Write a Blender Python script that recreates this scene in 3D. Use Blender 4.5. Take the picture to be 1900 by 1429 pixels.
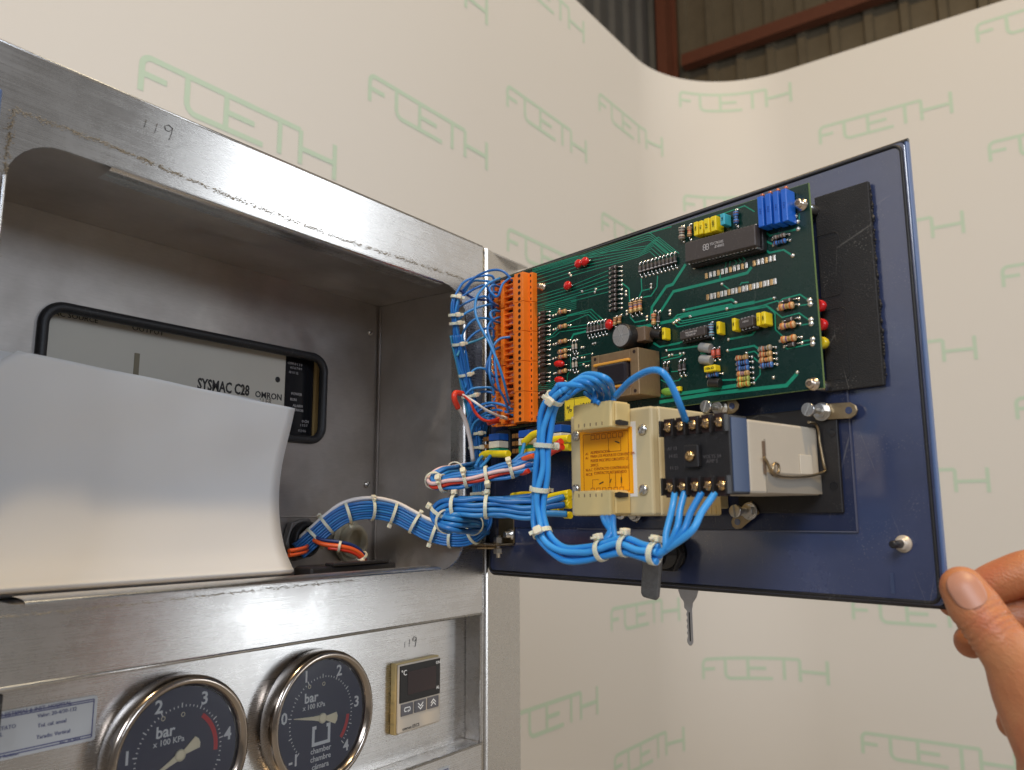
import bpy, bmesh, math, random
from mathutils import Vector, Matrix
random.seed(7)
D = bpy.data
for o in list(D.objects): D.objects.remove(o)
S = bpy.context.scene
COL = S.collection

# ------------------------------------------------------------------ camera
# world: x along the cabinet front (right), y into the cabinet, z up; origin = top right front corner
F, CX, CY = 1506.0, 950.0, 714.0
XC = Vector((0.58709713, 0.12739902, 0.79942883)); YC = Vector((-0.8095037, 0.09794707, 0.57888698)); ZC = Vector((-0.00455208, -0.98700348, 0.16063442))
CAM = Vector((-0.50930269, -0.39624531, -0.22079639))
cd = D.cameras.new('camera'); co = D.objects.new('camera', cd); COL.objects.link(co)
cd.sensor_width = 36; cd.lens = 36 * F / 1900; cd.clip_start = 0.02; cd.clip_end = 60
cd.dof.use_dof = True; cd.dof.focus_distance = 0.53; cd.dof.aperture_fstop = 10.5
rt = Vector((XC[0], YC[0], ZC[0])); up = -Vector((XC[1], YC[1], ZC[1])); bk = -Vector((XC[2], YC[2], ZC[2]))
co.matrix_world = Matrix(((rt[0], up[0], bk[0], CAM[0]), (rt[1], up[1], bk[1], CAM[1]), (rt[2], up[2], bk[2], CAM[2]), (0, 0, 0, 1)))
S.camera = co

# ------------------------------------------------------------------ light
w = D.worlds.new('World'); S.world = w; w.use_nodes = True
wn = w.node_tree.nodes; bg = wn['Background']; bg.inputs[0].default_value = (1.0, 0.93, 0.87, 1); bg.inputs[1].default_value = 0.15
def area(name, loc, target, sx, sy, power, color):
    l = D.lights.new(name, 'AREA'); l.shape = 'RECTANGLE'; l.size = sx; l.size_y = sy; l.energy = power; l.color = color
    o = D.objects.new(name, l); COL.objects.link(o); o.location = loc
    o.rotation_euler = (Vector(target) - Vector(loc)).to_track_quat('-Z', 'Y').to_euler(); return o
# warm high-bay lamp of the hall, overhead in front of the cabinet to its left
area('hall_lamp', (-1.25, -1.78, 4.9), (0, 0.05, -0.2), 0.22, 0.22, 172, (1.0, 0.73, 0.40))
# tall daylight opening of the hall far in front and to the right (mirrored in the steel)
area('hall_window', (3.15, -4.25, 0.95), (-0.15, 0, 0.0), 0.72, 4.2, 62, (0.90, 0.95, 1.0))
# cool fill from the left, added to light the inner door and paper
area('left_fill', (-3.3, -1.1, 1.6), (-0.1, -0.1, -0.1), 1.6, 1.2, 84, (0.86, 0.91, 1.0))
# unseen cool fill added in front to brighten the recess and paper
area('front_fill', (-0.55, -4.6, 0.95), (-0.15, 0.1, -0.1), 1.3, 1.1, 50, (0.74, 0.84, 1.0))
# soft overhead fill added to brighten the backdrop corner
area('backdrop_fill', (0.9, -0.3, 3.4), (1.1, 0.3, 0.0), 1.0, 1.0, 22, (1.0, 0.86, 0.60))
vs = S.view_settings; vs.view_transform = 'Standard'; vs.look = 'None'; vs.exposure = 0.0; vs.gamma = 1.0; vs.use_curve_mapping = False
S.render.engine = 'CYCLES'
S.cycles.max_bounces = 8

# ------------------------------------------------------------------ geometry of the place
def ray(px, py):
    c = Vector((px - CX, py - CY, F)); return Vector((XC.dot(c), YC.dot(c), ZC.dot(c))).normalized()
def hit(px, py, p0, n):
    r = ray(px, py); return CAM + r * ((p0 - CAM).dot(n) / r.dot(n))
YAX = Vector((0, 1, 0)); XAX = Vector((1, 0, 0)); ZAX = Vector((0, 0, 1))
def fr(px, py, y=0.0): return hit(px, py, Vector((0, y, 0)), YAX)          # point on a plane parallel to the cabinet front
def onx(px, py, x): return hit(px, py, Vector((x, 0, 0)), XAX)
DH = Vector((-0.22746171, -0.97378702, 0)); DN = Vector((-0.97378702, 0.22746171, 0)); DO = Vector((0.004, 0, 0))
def dw(px, py, h=0.0): return hit(px, py, DO + DN * h, DN)                  # point at height h over the inner face of the door
def uv(px, py, h=0.0):
    e = dw(px, py, h) - DO; return e.dot(DH), e.z
FRONT = Matrix(((1, 0, 0, 0), (0, 0, -1, 0), (0, 1, 0, 0), (0, 0, 0, 1)))   # panel frame: x right, y up, z out
DOOR = Matrix(((DH.x, 0, DN.x, DO.x), (DH.y, 0, DN.y, DO.y), (0, 1, 0, 0), (0, 0, 0, 1)))
def T(x, y, z=0): return Matrix.Translation((x, y, z))
RG = {1: (900, 240, .26596), 2: (1200, 300, .3079), 3: (960, 560, .23797), 4: (1200, 540, .23797), 5: (760, 780, .26596), 6: (980, 560, .14), 7: (780, 480, .23789), 8: (890, 790, .12596), 9: (1000, 720, .33684), 0: (0, 0, 1)}
def g(r, X, Y):
    a, b, k = RG[r]; return a + X * k, b + Y * k

# ------------------------------------------------------------------ materials
MATS = {}
def nd(nt, t, **kw):
    n = nt.nodes.new(t)
    for k, v in kw.items(): setattr(n, k, v)
    return n
def mat(name, col, rough=0.5, metal=0.0, spec=0.5, var=0.0, vscale=40, bump=0.0, bscale=300, sss=0.0, trans=0.0, coat=0.0, stretch=(1, 1, 1), rvar=0.0, alpha=1.0):
    if name in MATS: return MATS[name]
    m = D.materials.new(name); m.use_nodes = True; nt = m.node_tree; b = nt.nodes['Principled BSDF']
    c4 = (*col, 1); b.inputs['Base Color'].default_value = c4; b.inputs['Roughness'].default_value = rough; b.inputs['Metallic'].default_value = metal
    b.inputs['Specular IOR Level'].default_value = spec
    if coat: b.inputs['Coat Weight'].default_value = coat; b.inputs['Coat Roughness'].default_value = 0.12
    if sss: b.inputs['Subsurface Weight'].default_value = sss; b.inputs['Subsurface Scale'].default_value = 0.004; b.inputs['Subsurface Radius'].default_value = (1, .6, .4)
    if trans: b.inputs['Transmission Weight'].default_value = trans
    if alpha < 1: b.inputs['Alpha'].default_value = alpha
    if var or bump or rvar:
        tc = nd(nt, 'ShaderNodeTexCoord'); mp = nd(nt, 'ShaderNodeMapping'); mp.inputs['Scale'].default_value = stretch
        nt.links.new(tc.outputs['Object'], mp.inputs[0])
    if var or rvar:
        n = nd(nt, 'ShaderNodeTexNoise'); n.inputs['Scale'].default_value = vscale; n.inputs['Detail'].default_value = 6; n.inputs['Roughness'].default_value = .65
        nt.links.new(mp.outputs[0], n.inputs['Vector'])
        if var:
            mx = nd(nt, 'ShaderNodeMix', data_type='RGBA'); mx.inputs['A'].default_value = tuple(max(0, c * (1 - var)) for c in col) + (1,); mx.inputs['B'].default_value = tuple(min(1, c * (1 + var)) for c in col) + (1,)
            nt.links.new(n.outputs[0], mx.inputs['Factor']); nt.links.new(mx.outputs['Result'], b.inputs['Base Color'])
        if rvar:
            mr = nd(nt, 'ShaderNodeMapRange'); mr.inputs[1].default_value = .3; mr.inputs[2].default_value = .7; mr.inputs[3].default_value = max(.03, rough - rvar); mr.inputs[4].default_value = rough + rvar
            nt.links.new(n.outputs[0], mr.inputs[0]); nt.links.new(mr.outputs[0], b.inputs['Roughness'])
    if bump:
        n2 = nd(nt, 'ShaderNodeTexNoise'); n2.inputs['Scale'].default_value = bscale; n2.inputs['Detail'].default_value = 4
        nt.links.new(mp.outputs[0], n2.inputs['Vector'])
        bp = nd(nt, 'ShaderNodeBump'); bp.inputs['Strength'].default_value = bump; bp.inputs['Distance'].default_value = .0006
        nt.links.new(n2.outputs[0], bp.inputs['Height']); nt.links.new(bp.outputs[0], b.inputs['Normal'])
    MATS[name] = m; return m
def dusty(m, amount=.25, scale=700, col=(.42, .40, .36)):
    """settled specks and hair-thin scratches over a material"""
    nt = m.node_tree; b = nt.nodes['Principled BSDF']; L = nt.links.new; tc = nd(nt, 'ShaderNodeTexCoord')
    v = nd(nt, 'ShaderNodeTexVoronoi'); v.inputs['Scale'].default_value = scale; L(tc.outputs['Object'], v.inputs['Vector'])
    n = nd(nt, 'ShaderNodeTexNoise'); n.inputs['Scale'].default_value = 45; n.inputs['Detail'].default_value = 8; L(tc.outputs['Object'], n.inputs['Vector'])
    a = nd(nt, 'ShaderNodeMapRange'); a.inputs[1].default_value = .28; a.inputs[2].default_value = .12; L(v.outputs['Distance'], a.inputs[0])
    c = nd(nt, 'ShaderNodeMapRange'); c.inputs[1].default_value = .48; c.inputs[2].default_value = .70; L(n.outputs[0], c.inputs[0])
    w = nd(nt, 'ShaderNodeTexVoronoi', feature='DISTANCE_TO_EDGE'); w.inputs['Scale'].default_value = 24; mp = nd(nt, 'ShaderNodeMapping'); mp.inputs['Scale'].default_value = (1, .25, 1); mp.inputs['Rotation'].default_value = (0, 0, .7); L(tc.outputs['Object'], mp.inputs[0]); L(mp.outputs[0], w.inputs['Vector'])
    s = nd(nt, 'ShaderNodeMath', operation='LESS_THAN'); s.inputs[1].default_value = .0022; L(w.outputs['Distance'], s.inputs[0])
    mxx = nd(nt, 'ShaderNodeMath', operation='MAXIMUM'); L(a.outputs[0], mxx.inputs[0]); L(s.outputs[0], mxx.inputs[1])
    p = nd(nt, 'ShaderNodeMath', operation='MULTIPLY'); L(mxx.outputs[0], p.inputs[0]); L(c.outputs[0], p.inputs[1])
    q = nd(nt, 'ShaderNodeMath', operation='MULTIPLY'); q.inputs[1].default_value = amount; L(p.outputs[0], q.inputs[0])
    mx = nd(nt, 'ShaderNodeMix', data_type='RGBA'); mx.inputs['B'].default_value = (*col, 1); L(q.outputs[0], mx.inputs['Factor'])
    bc = b.inputs['Base Color']
    if bc.is_linked: L(bc.links[0].from_socket, mx.inputs['A'])
    else: mx.inputs['A'].default_value = bc.default_value
    L(mx.outputs['Result'], bc); return m
def steel(name, col, rough, aniso, grain=(6, 900, 900), scratch=0.5, dirt=0.0, cloud=(.82, 1.25)):
    """brushed stainless: grain along local x, tangent about the vertical axis, smudges in the gloss, fine scratches"""
    m = D.materials.new(name); m.use_nodes = True; nt = m.node_tree; b = nt.nodes['Principled BSDF']; L = nt.links.new
    b.inputs['Metallic'].default_value = 1; b.inputs['Anisotropic'].default_value = aniso; b.inputs['Anisotropic Rotation'].default_value = .25
    tc = nd(nt, 'ShaderNodeTexCoord'); mp = nd(nt, 'ShaderNodeMapping'); mp.inputs['Scale'].default_value = grain; L(tc.outputs['Object'], mp.inputs[0])
    gn = nd(nt, 'ShaderNodeTexNoise'); gn.inputs['Scale'].default_value = 3; gn.inputs['Detail'].default_value = 5; L(mp.outputs[0], gn.inputs['Vector'])
    sm = nd(nt, 'ShaderNodeTexNoise'); sm.inputs['Scale'].default_value = 26; sm.inputs['Detail'].default_value = 7; sm.inputs['Roughness'].default_value = .7; L(tc.outputs['Object'], sm.inputs['Vector'])
    r1 = nd(nt, 'ShaderNodeMapRange'); r1.inputs[1].default_value = .32; r1.inputs[2].default_value = .7; r1.inputs[3].default_value = rough * cloud[0]; r1.inputs[4].default_value = rough * cloud[1]; L(sm.outputs[0], r1.inputs[0])
    r2 = nd(nt, 'ShaderNodeMath', operation='MULTIPLY_ADD'); r2.inputs[1].default_value = .16; L(gn.outputs[0], r2.inputs[0]); L(r1.outputs[0], r2.inputs[2]); L(r2.outputs[0], b.inputs['Roughness'])
    mx = nd(nt, 'ShaderNodeMix', data_type='RGBA'); mx.inputs['A'].default_value = tuple(c * .86 for c in col) + (1,); mx.inputs['B'].default_value = tuple(min(1, c * 1.1) for c in col) + (1,)
    L(gn.outputs[0], mx.inputs['Factor']); src = mx.outputs['Result']
    if dirt:
        dn = nd(nt, 'ShaderNodeTexNoise'); dn.inputs['Scale'].default_value = 17; dn.inputs['Detail'].default_value = 8; L(tc.outputs['Object'], dn.inputs['Vector'])
        dr = nd(nt, 'ShaderNodeMapRange'); dr.inputs[1].default_value = .45; dr.inputs[2].default_value = .75; dr.inputs[4].default_value = dirt; L(dn.outputs[0], dr.inputs[0])
        m2 = nd(nt, 'ShaderNodeMix', data_type='RGBA'); m2.inputs['B'].default_value = (.20, .165, .13, 1); L(dr.outputs[0], m2.inputs['Factor']); L(src, m2.inputs['A']); src = m2.outputs['Result']
    L(src, b.inputs['Base Color'])
    tg = nd(nt, 'ShaderNodeTangent', direction_type='RADIAL', axis='Y'); L(tg.outputs[0], b.inputs['Tangent'])
    sc = nd(nt, 'ShaderNodeTexVoronoi', feature='DISTANCE_TO_EDGE'); sc.inputs['Scale'].default_value = 55
    wv = nd(nt, 'ShaderNodeMapping'); wv.inputs['Scale'].default_value = (.6, 2.2, 1); wv.inputs['Rotation'].default_value = (0, 0, .5); L(tc.outputs['Object'], wv.inputs[0]); L(wv.outputs[0], sc.inputs['Vector'])
    lt = nd(nt, 'ShaderNodeMath', operation='LESS_THAN'); lt.inputs[1].default_value = .006; L(sc.outputs['Distance'], lt.inputs[0])
    mk = nd(nt, 'ShaderNodeMath', operation='GREATER_THAN'); mk.inputs[1].default_value = .6; L(sm.outputs[0], mk.inputs[0])
    ml = nd(nt, 'ShaderNodeMath', operation='MULTIPLY'); L(lt.outputs[0], ml.inputs[0]); L(mk.outputs[0], ml.inputs[1])
    ad = nd(nt, 'ShaderNodeMath', operation='MULTIPLY_ADD'); ad.inputs[1].default_value = scratch; L(ml.outputs[0], ad.inputs[0]); L(gn.outputs[0], ad.inputs[2])
    bp = nd(nt, 'ShaderNodeBump'); bp.inputs['Strength'].default_value = .035; bp.inputs['Distance'].default_value = .0004; L(ad.outputs[0], bp.inputs['Height']); L(bp.outputs[0], b.inputs['Normal'])
    MATS[name] = m; return m
M_STEEL = steel('brushed_steel', (.58, .57, .56), .19, .6)
M_LINER = steel('liner_steel', (.54, .51, .485), .40, .3, grain=(40, 300, 300), dirt=.40, cloud=(.72, 1.35))
M_CHROME = mat('polished_steel', (.36, .31, .265), .18, 1, var=.12, vscale=60)
M_ZINC = mat('zinc_screw', (.66, .64, .60), .28, 1, var=.15, vscale=500)
M_BRASS = mat('brass', (.72, .48, .22), .25, 1, var=.25, vscale=900)
M_YZINC = mat('yellow_zinc', (.40, .31, .19), .38, 1, var=.25, vscale=200)
M_SOLDER = mat('solder', (.80, .77, .72), .32, 1)
M_LEAD = mat('tinned_wire', (.78, .76, .74), .25, 1)
M_RUBBER = mat('black_rubber', (.012, .012, .014), .5, bump=.3, bscale=900)
M_BLACK = mat('black_plastic', (.016, .015, .016), .42, var=.3, vscale=200, bump=.15, bscale=1500)
M_BLACKG = mat('black_gloss', (.012, .012, .014), .16)
M_PAD = mat('black_pad', (.014, .013, .013), .62, var=.4, vscale=120, bump=.5, bscale=1200)
M_CHIP = mat('chip_epoxy', (.060, .049, .046), .48, var=.12, vscale=300)
M_BLUE = mat('door_blue', (.040, .055, .128), .20, 0, 1.0, coat=1.0, var=.40, vscale=14, rvar=.10, bump=.04, bscale=700)
M_EDGEB = mat('door_edge_blue', (.075, .125, .27), .35)
M_SHEET = mat('smoked_sheet', (.022, .030, .072), .16, 0, .5, rvar=.06, vscale=30)
M_PCB = mat('solder_mask', (.0025, .026, .020), .27, 0, .5, var=.22, vscale=50, rvar=.07)
M_TRACE = mat('trace_green', (.010, .27, .165), .32)
M_FR4 = mat('board_edge', (.16, .24, .08), .6)
M_ORANGE = mat('orange_plastic', (.88, .21, .016), .36, sss=.05)
M_HOLE = mat('dark_recess', (.02, .006, .004), .7)
M_BEIGE = mat('beige_plastic', (.60, .505, .30), .42, var=.05, vscale=60)
M_PLUG = mat('plug_plastic', (.66, .515, .235), .42, var=.05, vscale=60)
M_GREYB = mat('warm_grey_plastic', (.56, .50, .40), .42, var=.05, vscale=60)
M_STICK = mat('orange_sticker', (1.0, .42, .0), .45, var=.04, vscale=120)
M_WHITE = mat('white_card', (.78, .77, .74), .55)
M_YEL = mat('yellow_plastic', (.86, .66, .012), .38)
M_YLAB = mat('yellow_label', (.84, .64, .03), .5)
M_INK = mat('black_ink', (.02, .018, .018), .6)
M_INKB = mat('blue_ink', (.05, .055, .16), .6)
M_PRINT = mat('pale_print', (.50, .48, .48), .55)
M_WPRINT = mat('white_print', (.80, .80, .78), .5)
M_RED = mat('red_epoxy', (.62, .012, .010), .22)
M_REDL = mat('red_lens', (.62, .02, .02), .2)
M_YELL = mat('yellow_lens', (.70, .52, .02), .2)
M_TRIM = mat('trimmer_blue', (.012, .13, .62), .34)
M_CYAN = mat('cyan_plastic', (.05, .42, .55), .4)
M_TAN = mat('resistor_tan', (.62, .38, .17), .4)
M_GREYR = mat('resistor_grey', (.40, .36, .30), .45)
M_BLUR = mat('resistor_blue', (.07, .20, .52), .35)
M_SKYR = mat('resistor_sky', (.28, .50, .62), .35)
M_REDR = mat('diode_red', (.65, .12, .07), .3)
M_LIME = mat('resistor_lime', (.46, .52, .12), .4)
M_BND = [mat('band_brown', (.13, .04, .02), .4), mat('band_orange', (.62, .13, .02), .4), mat('band_violet', (.16, .08, .25), .4), mat('band_red', (.45, .03, .02), .4), mat('band_gold', (.45, .30, .08), .3, .6), mat('band_black', (.015, .013, .012), .4)]
M_IRON = mat('lamination', (.30, .205, .115), .42, .5, var=.3, vscale=260, stretch=(1, 1, 6))
M_TAPE = mat('winding_tape', (.02, .017, .022), .16)
M_BOB = mat('bobbin_amber', (.75, .36, .05), .4)
M_BROWN = mat('brown_case', (.17, .115, .075), .35, var=.15, vscale=200)
M_ALU = mat('can_aluminium', (.68, .67, .66), .38, .9, var=.1, vscale=600)
M_CANG = mat('can_sleeve_grey', (.30, .31, .31), .35)
M_GREEN = mat('green_epoxy', (.16, .36, .05), .35)
M_WBLUE = [mat('wire_blue_%s' % n, c, .36, bump=.05, bscale=500, var=.08, vscale=200) for n, c in (('a', (.020, .165, .50)), ('b', (.026, .20, .56)), ('c', (.014, .125, .42)), ('d', (.03, .23, .58)))]
M_WTEAL = mat('wire_teal', (.04, .25, .40), .38)
M_WSKY = [mat('thick_wire_%s' % n, c, .36, var=.06, vscale=150) for n, c in (('a', (.030, .28, .74)), ('b', (.022, .23, .66)), ('c', (.045, .33, .80)))]
M_WNAVY = mat('wire_navy', (.012, .035, .16), .4)
M_WRED = mat('wire_red', (.66, .045, .02), .35)
M_WORG = mat('wire_orange', (.80, .12, .025), .35)
M_WPINK = mat('wire_pink', (.74, .52, .52), .4)
M_WWHITE = mat('wire_white', (.76, .72, .70), .4)
M_NYLON = mat('nylon', (.74, .70, .55), .42, sss=.5)
M_GREENP = mat('green_plastic', (.01, .30, .18), .4)
M_BLUEP = mat('blue_plastic', (.012, .09, .42), .4)
M_WHITEP = mat('ivory_plastic', (.74, .70, .58), .4)
M_AMBER = mat('amber_terminal', (.42, .20, .06), .35, .6)
M_PAPER = mat('paper', (.74, .73, .72), .7, 0, .25, sss=.12, var=.03, vscale=22, bump=.14, bscale=26)
M_GOLDP = mat('plc_face', (.56, .53, .46), .5, 0, .4, var=.05, vscale=30)
M_AMBP = mat('plc_rail', (.52, .37, .16), .5)
M_DIAL = mat('dial_blue', (.048, .057, .10), .5)
M_REDB = mat('dial_red', (.62, .04, .05), .5)
M_CREAM = mat('needle_cream', (.80, .72, .52), .45)
M_CTRL = mat('controller_tan', (.52, .455, .37), .45)
M_CTRLD = mat('controller_ochre', (.42, .31, .13), .45)
M_DISP = mat('display_dark', (.030, .018, .020), .12)
M_KEY = mat('key_grey', (.095, .09, .10), .4)
M_PLATE = mat('plate_silver', (.46, .475, .49), .42, .3, var=.05, vscale=40)
M_DUST = mat('adhesive_crumbs', (.30, .26, .20), .9, var=.4, vscale=500, bump=.8, bscale=900)
M_SEALW = mat('gland_ivory', (.52, .48, .36), .45, sss=.1)
M_GLANDG = mat('gland_grey', (.20, .19, .18), .45)
M_LOGO = mat('logo_green', (.46, .58, .465), .6)
M_BACK = mat('backdrop_white', (.615, .595, .562), .55, 0, .3)
M_SIDING = mat('siding', (.20, .165, .11), .55, .2, var=.25, vscale=9, bump=.2, bscale=40)
M_SIDIN2 = mat('siding_grey', (.15, .15, .145), .5, .3, var=.2, vscale=9)
M_BEAM = mat('red_oxide', (.17, .055, .028), .6, var=.25, vscale=30)
for m_, a_ in ((M_BLUE, .22), (M_SHEET, .25), (M_PAD, .30), (M_BLACK, .22), (M_PCB, .14), (M_BEIGE, .10), (M_CHIP, .14), (M_RUBBER, .2)): dusty(m_, a_)

# ------------------------------------------------------------------ mesh helpers
class MB:
    def __init__(s): s.v = []; s.f = []; s.m = []; s.s = []
    def add(s, v, f, mi=0, sm=False, M=None):
        o = len(s.v); s.v += [(M @ Vector(p)) if M else Vector(p) for p in v]
        for q in f: s.f.append([i + o for i in q]); s.m.append(mi); s.s.append(sm)
        return s
    def box(s, x0, x1, y0, y1, z0, z1, mi=0, M=None):
        return s.add([(x, y, z) for x in (x0, x1) for y in (y0, y1) for z in (z0, z1)], [(0, 1, 3, 2), (4, 6, 7, 5), (0, 4, 5, 1), (2, 3, 7, 6), (0, 2, 6, 4), (1, 5, 7, 3)], mi, False, M)
    def lathe(s, prof, seg=24, mi=0, M=None, sm=True, capa=True, capb=True):
        v = []; f = []
        for r, z in prof:
            for i in range(seg):
                a = 2 * math.pi * i / seg; v.append((r * math.cos(a), r * math.sin(a), z))
        for k in range(len(prof) - 1):
            for i in range(seg):
                j = (i + 1) % seg; f.append((k * seg + i, k * seg + j, (k + 1) * seg + j, (k + 1) * seg + i))
        s.add(v, f, mi, sm, M); b = len(s.v) - len(v)
        if capa and prof[0][0] > 1e-9: s.f.append([b + i for i in range(seg - 1, -1, -1)]); s.m.append(mi); s.s.append(False)
        if capb and prof[-1][0] > 1e-9: s.f.append([b + (len(prof) - 1) * seg + i for i in range(seg)]); s.m.append(mi); s.s.append(False)
        return s
    def cyl(s, p0, p1, r, mi=0, seg=12, r1=None):
        p0 = Vector(p0); p1 = Vector(p1); d = p1 - p0
        M = Matrix.Translation(p0) @ d.to_track_quat('Z', 'Y').to_matrix().to_4x4()
        return s.lathe([(r, 0), (r if r1 is None else r1, d.length)], seg, mi, M)
    def ell(s, c, rx, ry, rz, mi=0, M=None, n=12, k=8):
        pr = []
        v = []; f = []
        for a in range(k + 1):
            t = math.pi * a / k
            for i in range(n):
                p = 2 * math.pi * i / n; v.append((c[0] + rx * math.sin(t) * math.cos(p), c[1] + ry * math.sin(t) * math.sin(p), c[2] - rz * math.cos(t)))
        for a in range(k):
            for i in range(n):
                j = (i + 1) % n; f.append((a * n + i, a * n + j, (a + 1) * n + j, (a + 1) * n + i))
        return s.add(v, f, mi, True, M)
    def tube(s, pts, r, mi=0, seg=8, sm=True, caps=True, flat=1.0, nrm=None):
        pts = [Vector(p) for p in pts]; n = len(pts); rr = r if isinstance(r, (list, tuple)) else [r] * n
        tg = [(pts[min(i + 1, n - 1)] - pts[max(i - 1, 0)]).normalized() for i in range(n)]
        x = nrm.copy() if nrm else tg[0].orthogonal()
        v = []; f = []
        for i in range(n):
            x = (x - tg[i] * x.dot(tg[i])).normalized(); y = tg[i].cross(x)
            for k in range(seg):
                a = 2 * math.pi * k / seg; v.append(pts[i] + (x * math.cos(a) + y * math.sin(a) * flat) * rr[i])
        for i in range(n - 1):
            for k in range(seg):
                j = (k + 1) % seg; f.append((i * seg + k, i * seg + j, (i + 1) * seg + j, (i + 1) * seg + k))
        s.add(v, f, mi, sm); b = len(s.v) - len(v)
        if caps:
            s.f.append([b + k for k in range(seg - 1, -1, -1)]); s.m.append(mi); s.s.append(False)
            s.f.append([b + (n - 1) * seg + k for k in range(seg)]); s.m.append(mi); s.s.append(False)
        return s
    def prism(s, poly, z0, z1, mi=0, M=None, sm=False):
        n = len(poly); v = [(x, y, z0) for x, y in poly] + [(x, y, z1) for x, y in poly]
        f = [(i, (i + 1) % n, n + (i + 1) % n, n + i) for i in range(n)]
        s.add(v, f, mi, sm, M); b = len(s.v) - 2 * n
        s.f.append([b + i for i in range(n - 1, -1, -1)]); s.m.append(mi); s.s.append(False)
        s.f.append([b + n + i for i in range(n)]); s.m.append(mi); s.s.append(False)
        return s
    def strip(s, pts, w, z, th, mi=0, M=None):
        """flat raised band along a 2-D polyline"""
        pts = [Vector(p) for p in pts]; n = len(pts); L = []; R = []
        for i in range(n):
            a = (pts[i] - pts[i - 1]).normalized() if i else (pts[1] - pts[0]).normalized()
            b = (pts[i + 1] - pts[i]).normalized() if i < n - 1 else a
            t = (a + b); t = t.normalized() if t.length > 1e-6 else a; nn = Vector((-t.y, t.x)); k = w / 2 / max(.5, nn.dot(Vector((-a.y, a.x))))
            L.append(pts[i] + nn * k); R.append(pts[i] - nn * k)
        v = [(p.x, p.y, z + th) for p in L] + [(p.x, p.y, z + th) for p in R] + [(p.x, p.y, z) for p in L] + [(p.x, p.y, z) for p in R]
        f = []
        for i in range(n - 1):
            f += [(n + i, n + i + 1, i + 1, i), (i, i + 1, 2 * n + i + 1, 2 * n + i), (3 * n + i, 3 * n + i + 1, n + i + 1, n + i)]
        f += [(0, 2 * n, 3 * n, n), (n - 1, 2 * n - 1, 4 * n - 1, 3 * n - 1)]
        return s.add(v, f, mi, False, M)
    def grid(s, rows, mi=0, sm=True):
        a = len(rows); b = len(rows[0]); v = [p for r in rows for p in r]
        return s.add(v, [(i * b + j, i * b + j + 1, (i + 1) * b + j + 1, (i + 1) * b + j) for i in range(a - 1) for j in range(b - 1)], mi, sm)
    def mesh(s, name, mats, inv=None):
        me = D.meshes.new(name); me.from_pydata([tuple(inv @ p) if inv else tuple(p) for p in s.v], [], s.f)
        for m in (mats if isinstance(mats, (list, tuple)) else [mats]): me.materials.append(m)
        me.polygons.foreach_set('material_index', s.m); me.polygons.foreach_set('use_smooth', s.s); me.update(); return me
    def build(s, name, mats, parent=None, bevel=0, M=None, world=False, seg=2, clean=False):
        inv = None
        if world and parent is not None: inv = gmat(parent).inverted()
        me = s.mesh(name, mats, inv)
        return put(name, me, parent, M, bevel, seg)
WM = {}
def gmat(o): return WM[o.name]
def put(name, me, parent=None, M=None, bevel=0, seg=2):
    o = D.objects.new(name, me); COL.objects.link(o)
    if parent is not None: o.parent = parent
    if M is not None: o.matrix_local = M
    WM[o.name] = (gmat(parent) if parent is not None else Matrix()) @ (M if M is not None else Matrix())
    if bevel:
        b = o.modifiers.new('bevel', 'BEVEL'); b.width = bevel; b.segments = seg; b.limit_method = 'ANGLE'; b.angle_limit = .6; b.harden_normals = False
    return o
def tag(o, label, cat, group=None, kind=None):
    if label: o['label'] = label
    if cat: o['category'] = cat
    if group: o['group'] = group
    if kind: o['kind'] = kind
    return o
def thing(name, label, cat, M=None, group=None):
    o = D.objects.new(name, None); COL.objects.link(o); o.empty_display_size = .02; M = M or Matrix()
    o.matrix_world = M; WM[o.name] = M.copy(); return tag(o, label, cat, group)
TXT = {}
def text(s, h, x, y, z, m, parent, name='lettering', align='CENTER', rot=0, sx=1.0, bold=0.0, th=0.00012):
    key = (s, align, bold)
    if key not in TXT:
        c = D.curves.new('t', 'FONT'); c.body = s; c.size = 1; c.align_x = align; c.align_y = 'CENTER'; c.resolution_u = 2; c.offset = bold; c.extrude = .02
        o = D.objects.new('t', c); me = D.meshes.new_from_object(o); D.objects.remove(o); D.curves.remove(c); TXT[key] = me
    me = TXT[key].copy(); me.materials.clear(); me.materials.append(m)
    return put(name, me, parent, T(x, y, z) @ Matrix.Rotation(rot, 4, 'Z') @ Matrix.Diagonal((h * sx, h, th * 40, 1)))
def cr(pts, n=8):
    """Catmull-Rom through points"""
    P = [Vector(p) for p in pts]; out = []
    Q = [P[0] * 2 - P[1]] + P + [P[-1] * 2 - P[-2]]
    for i in range(1, len(Q) - 2):
        a, b, c, d = Q[i - 1:i + 3]
        for k in range(n):
            t = k / n; out.append(.5 * ((2 * b) + (c - a) * t + (2 * a - 5 * b + 4 * c - d) * t * t + (3 * b - a - 3 * c + d) * t ** 3))
    out.append(P[-1]); return out
def rrect(x0, x1, y0, y1, r, n=6):
    p = []
    for cx, cy, a0 in ((x1 - r, y1 - r, 0), (x0 + r, y1 - r, 90), (x0 + r, y0 + r, 180), (x1 - r, y0 + r, 270)):
        for k in range(n + 1):
            a = math.radians(a0 + 90 * k / n); p.append((cx + r * math.cos(a), cy + r * math.sin(a)))
    return p
def screw_mb(mb, M, r, h, mi=0, slot=True, dome=.35):
    mb.lathe([(r, 0), (r, h * .6), (r * .85, h * .9), (r * .5, h)], 16, mi, M)
    return mb

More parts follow.
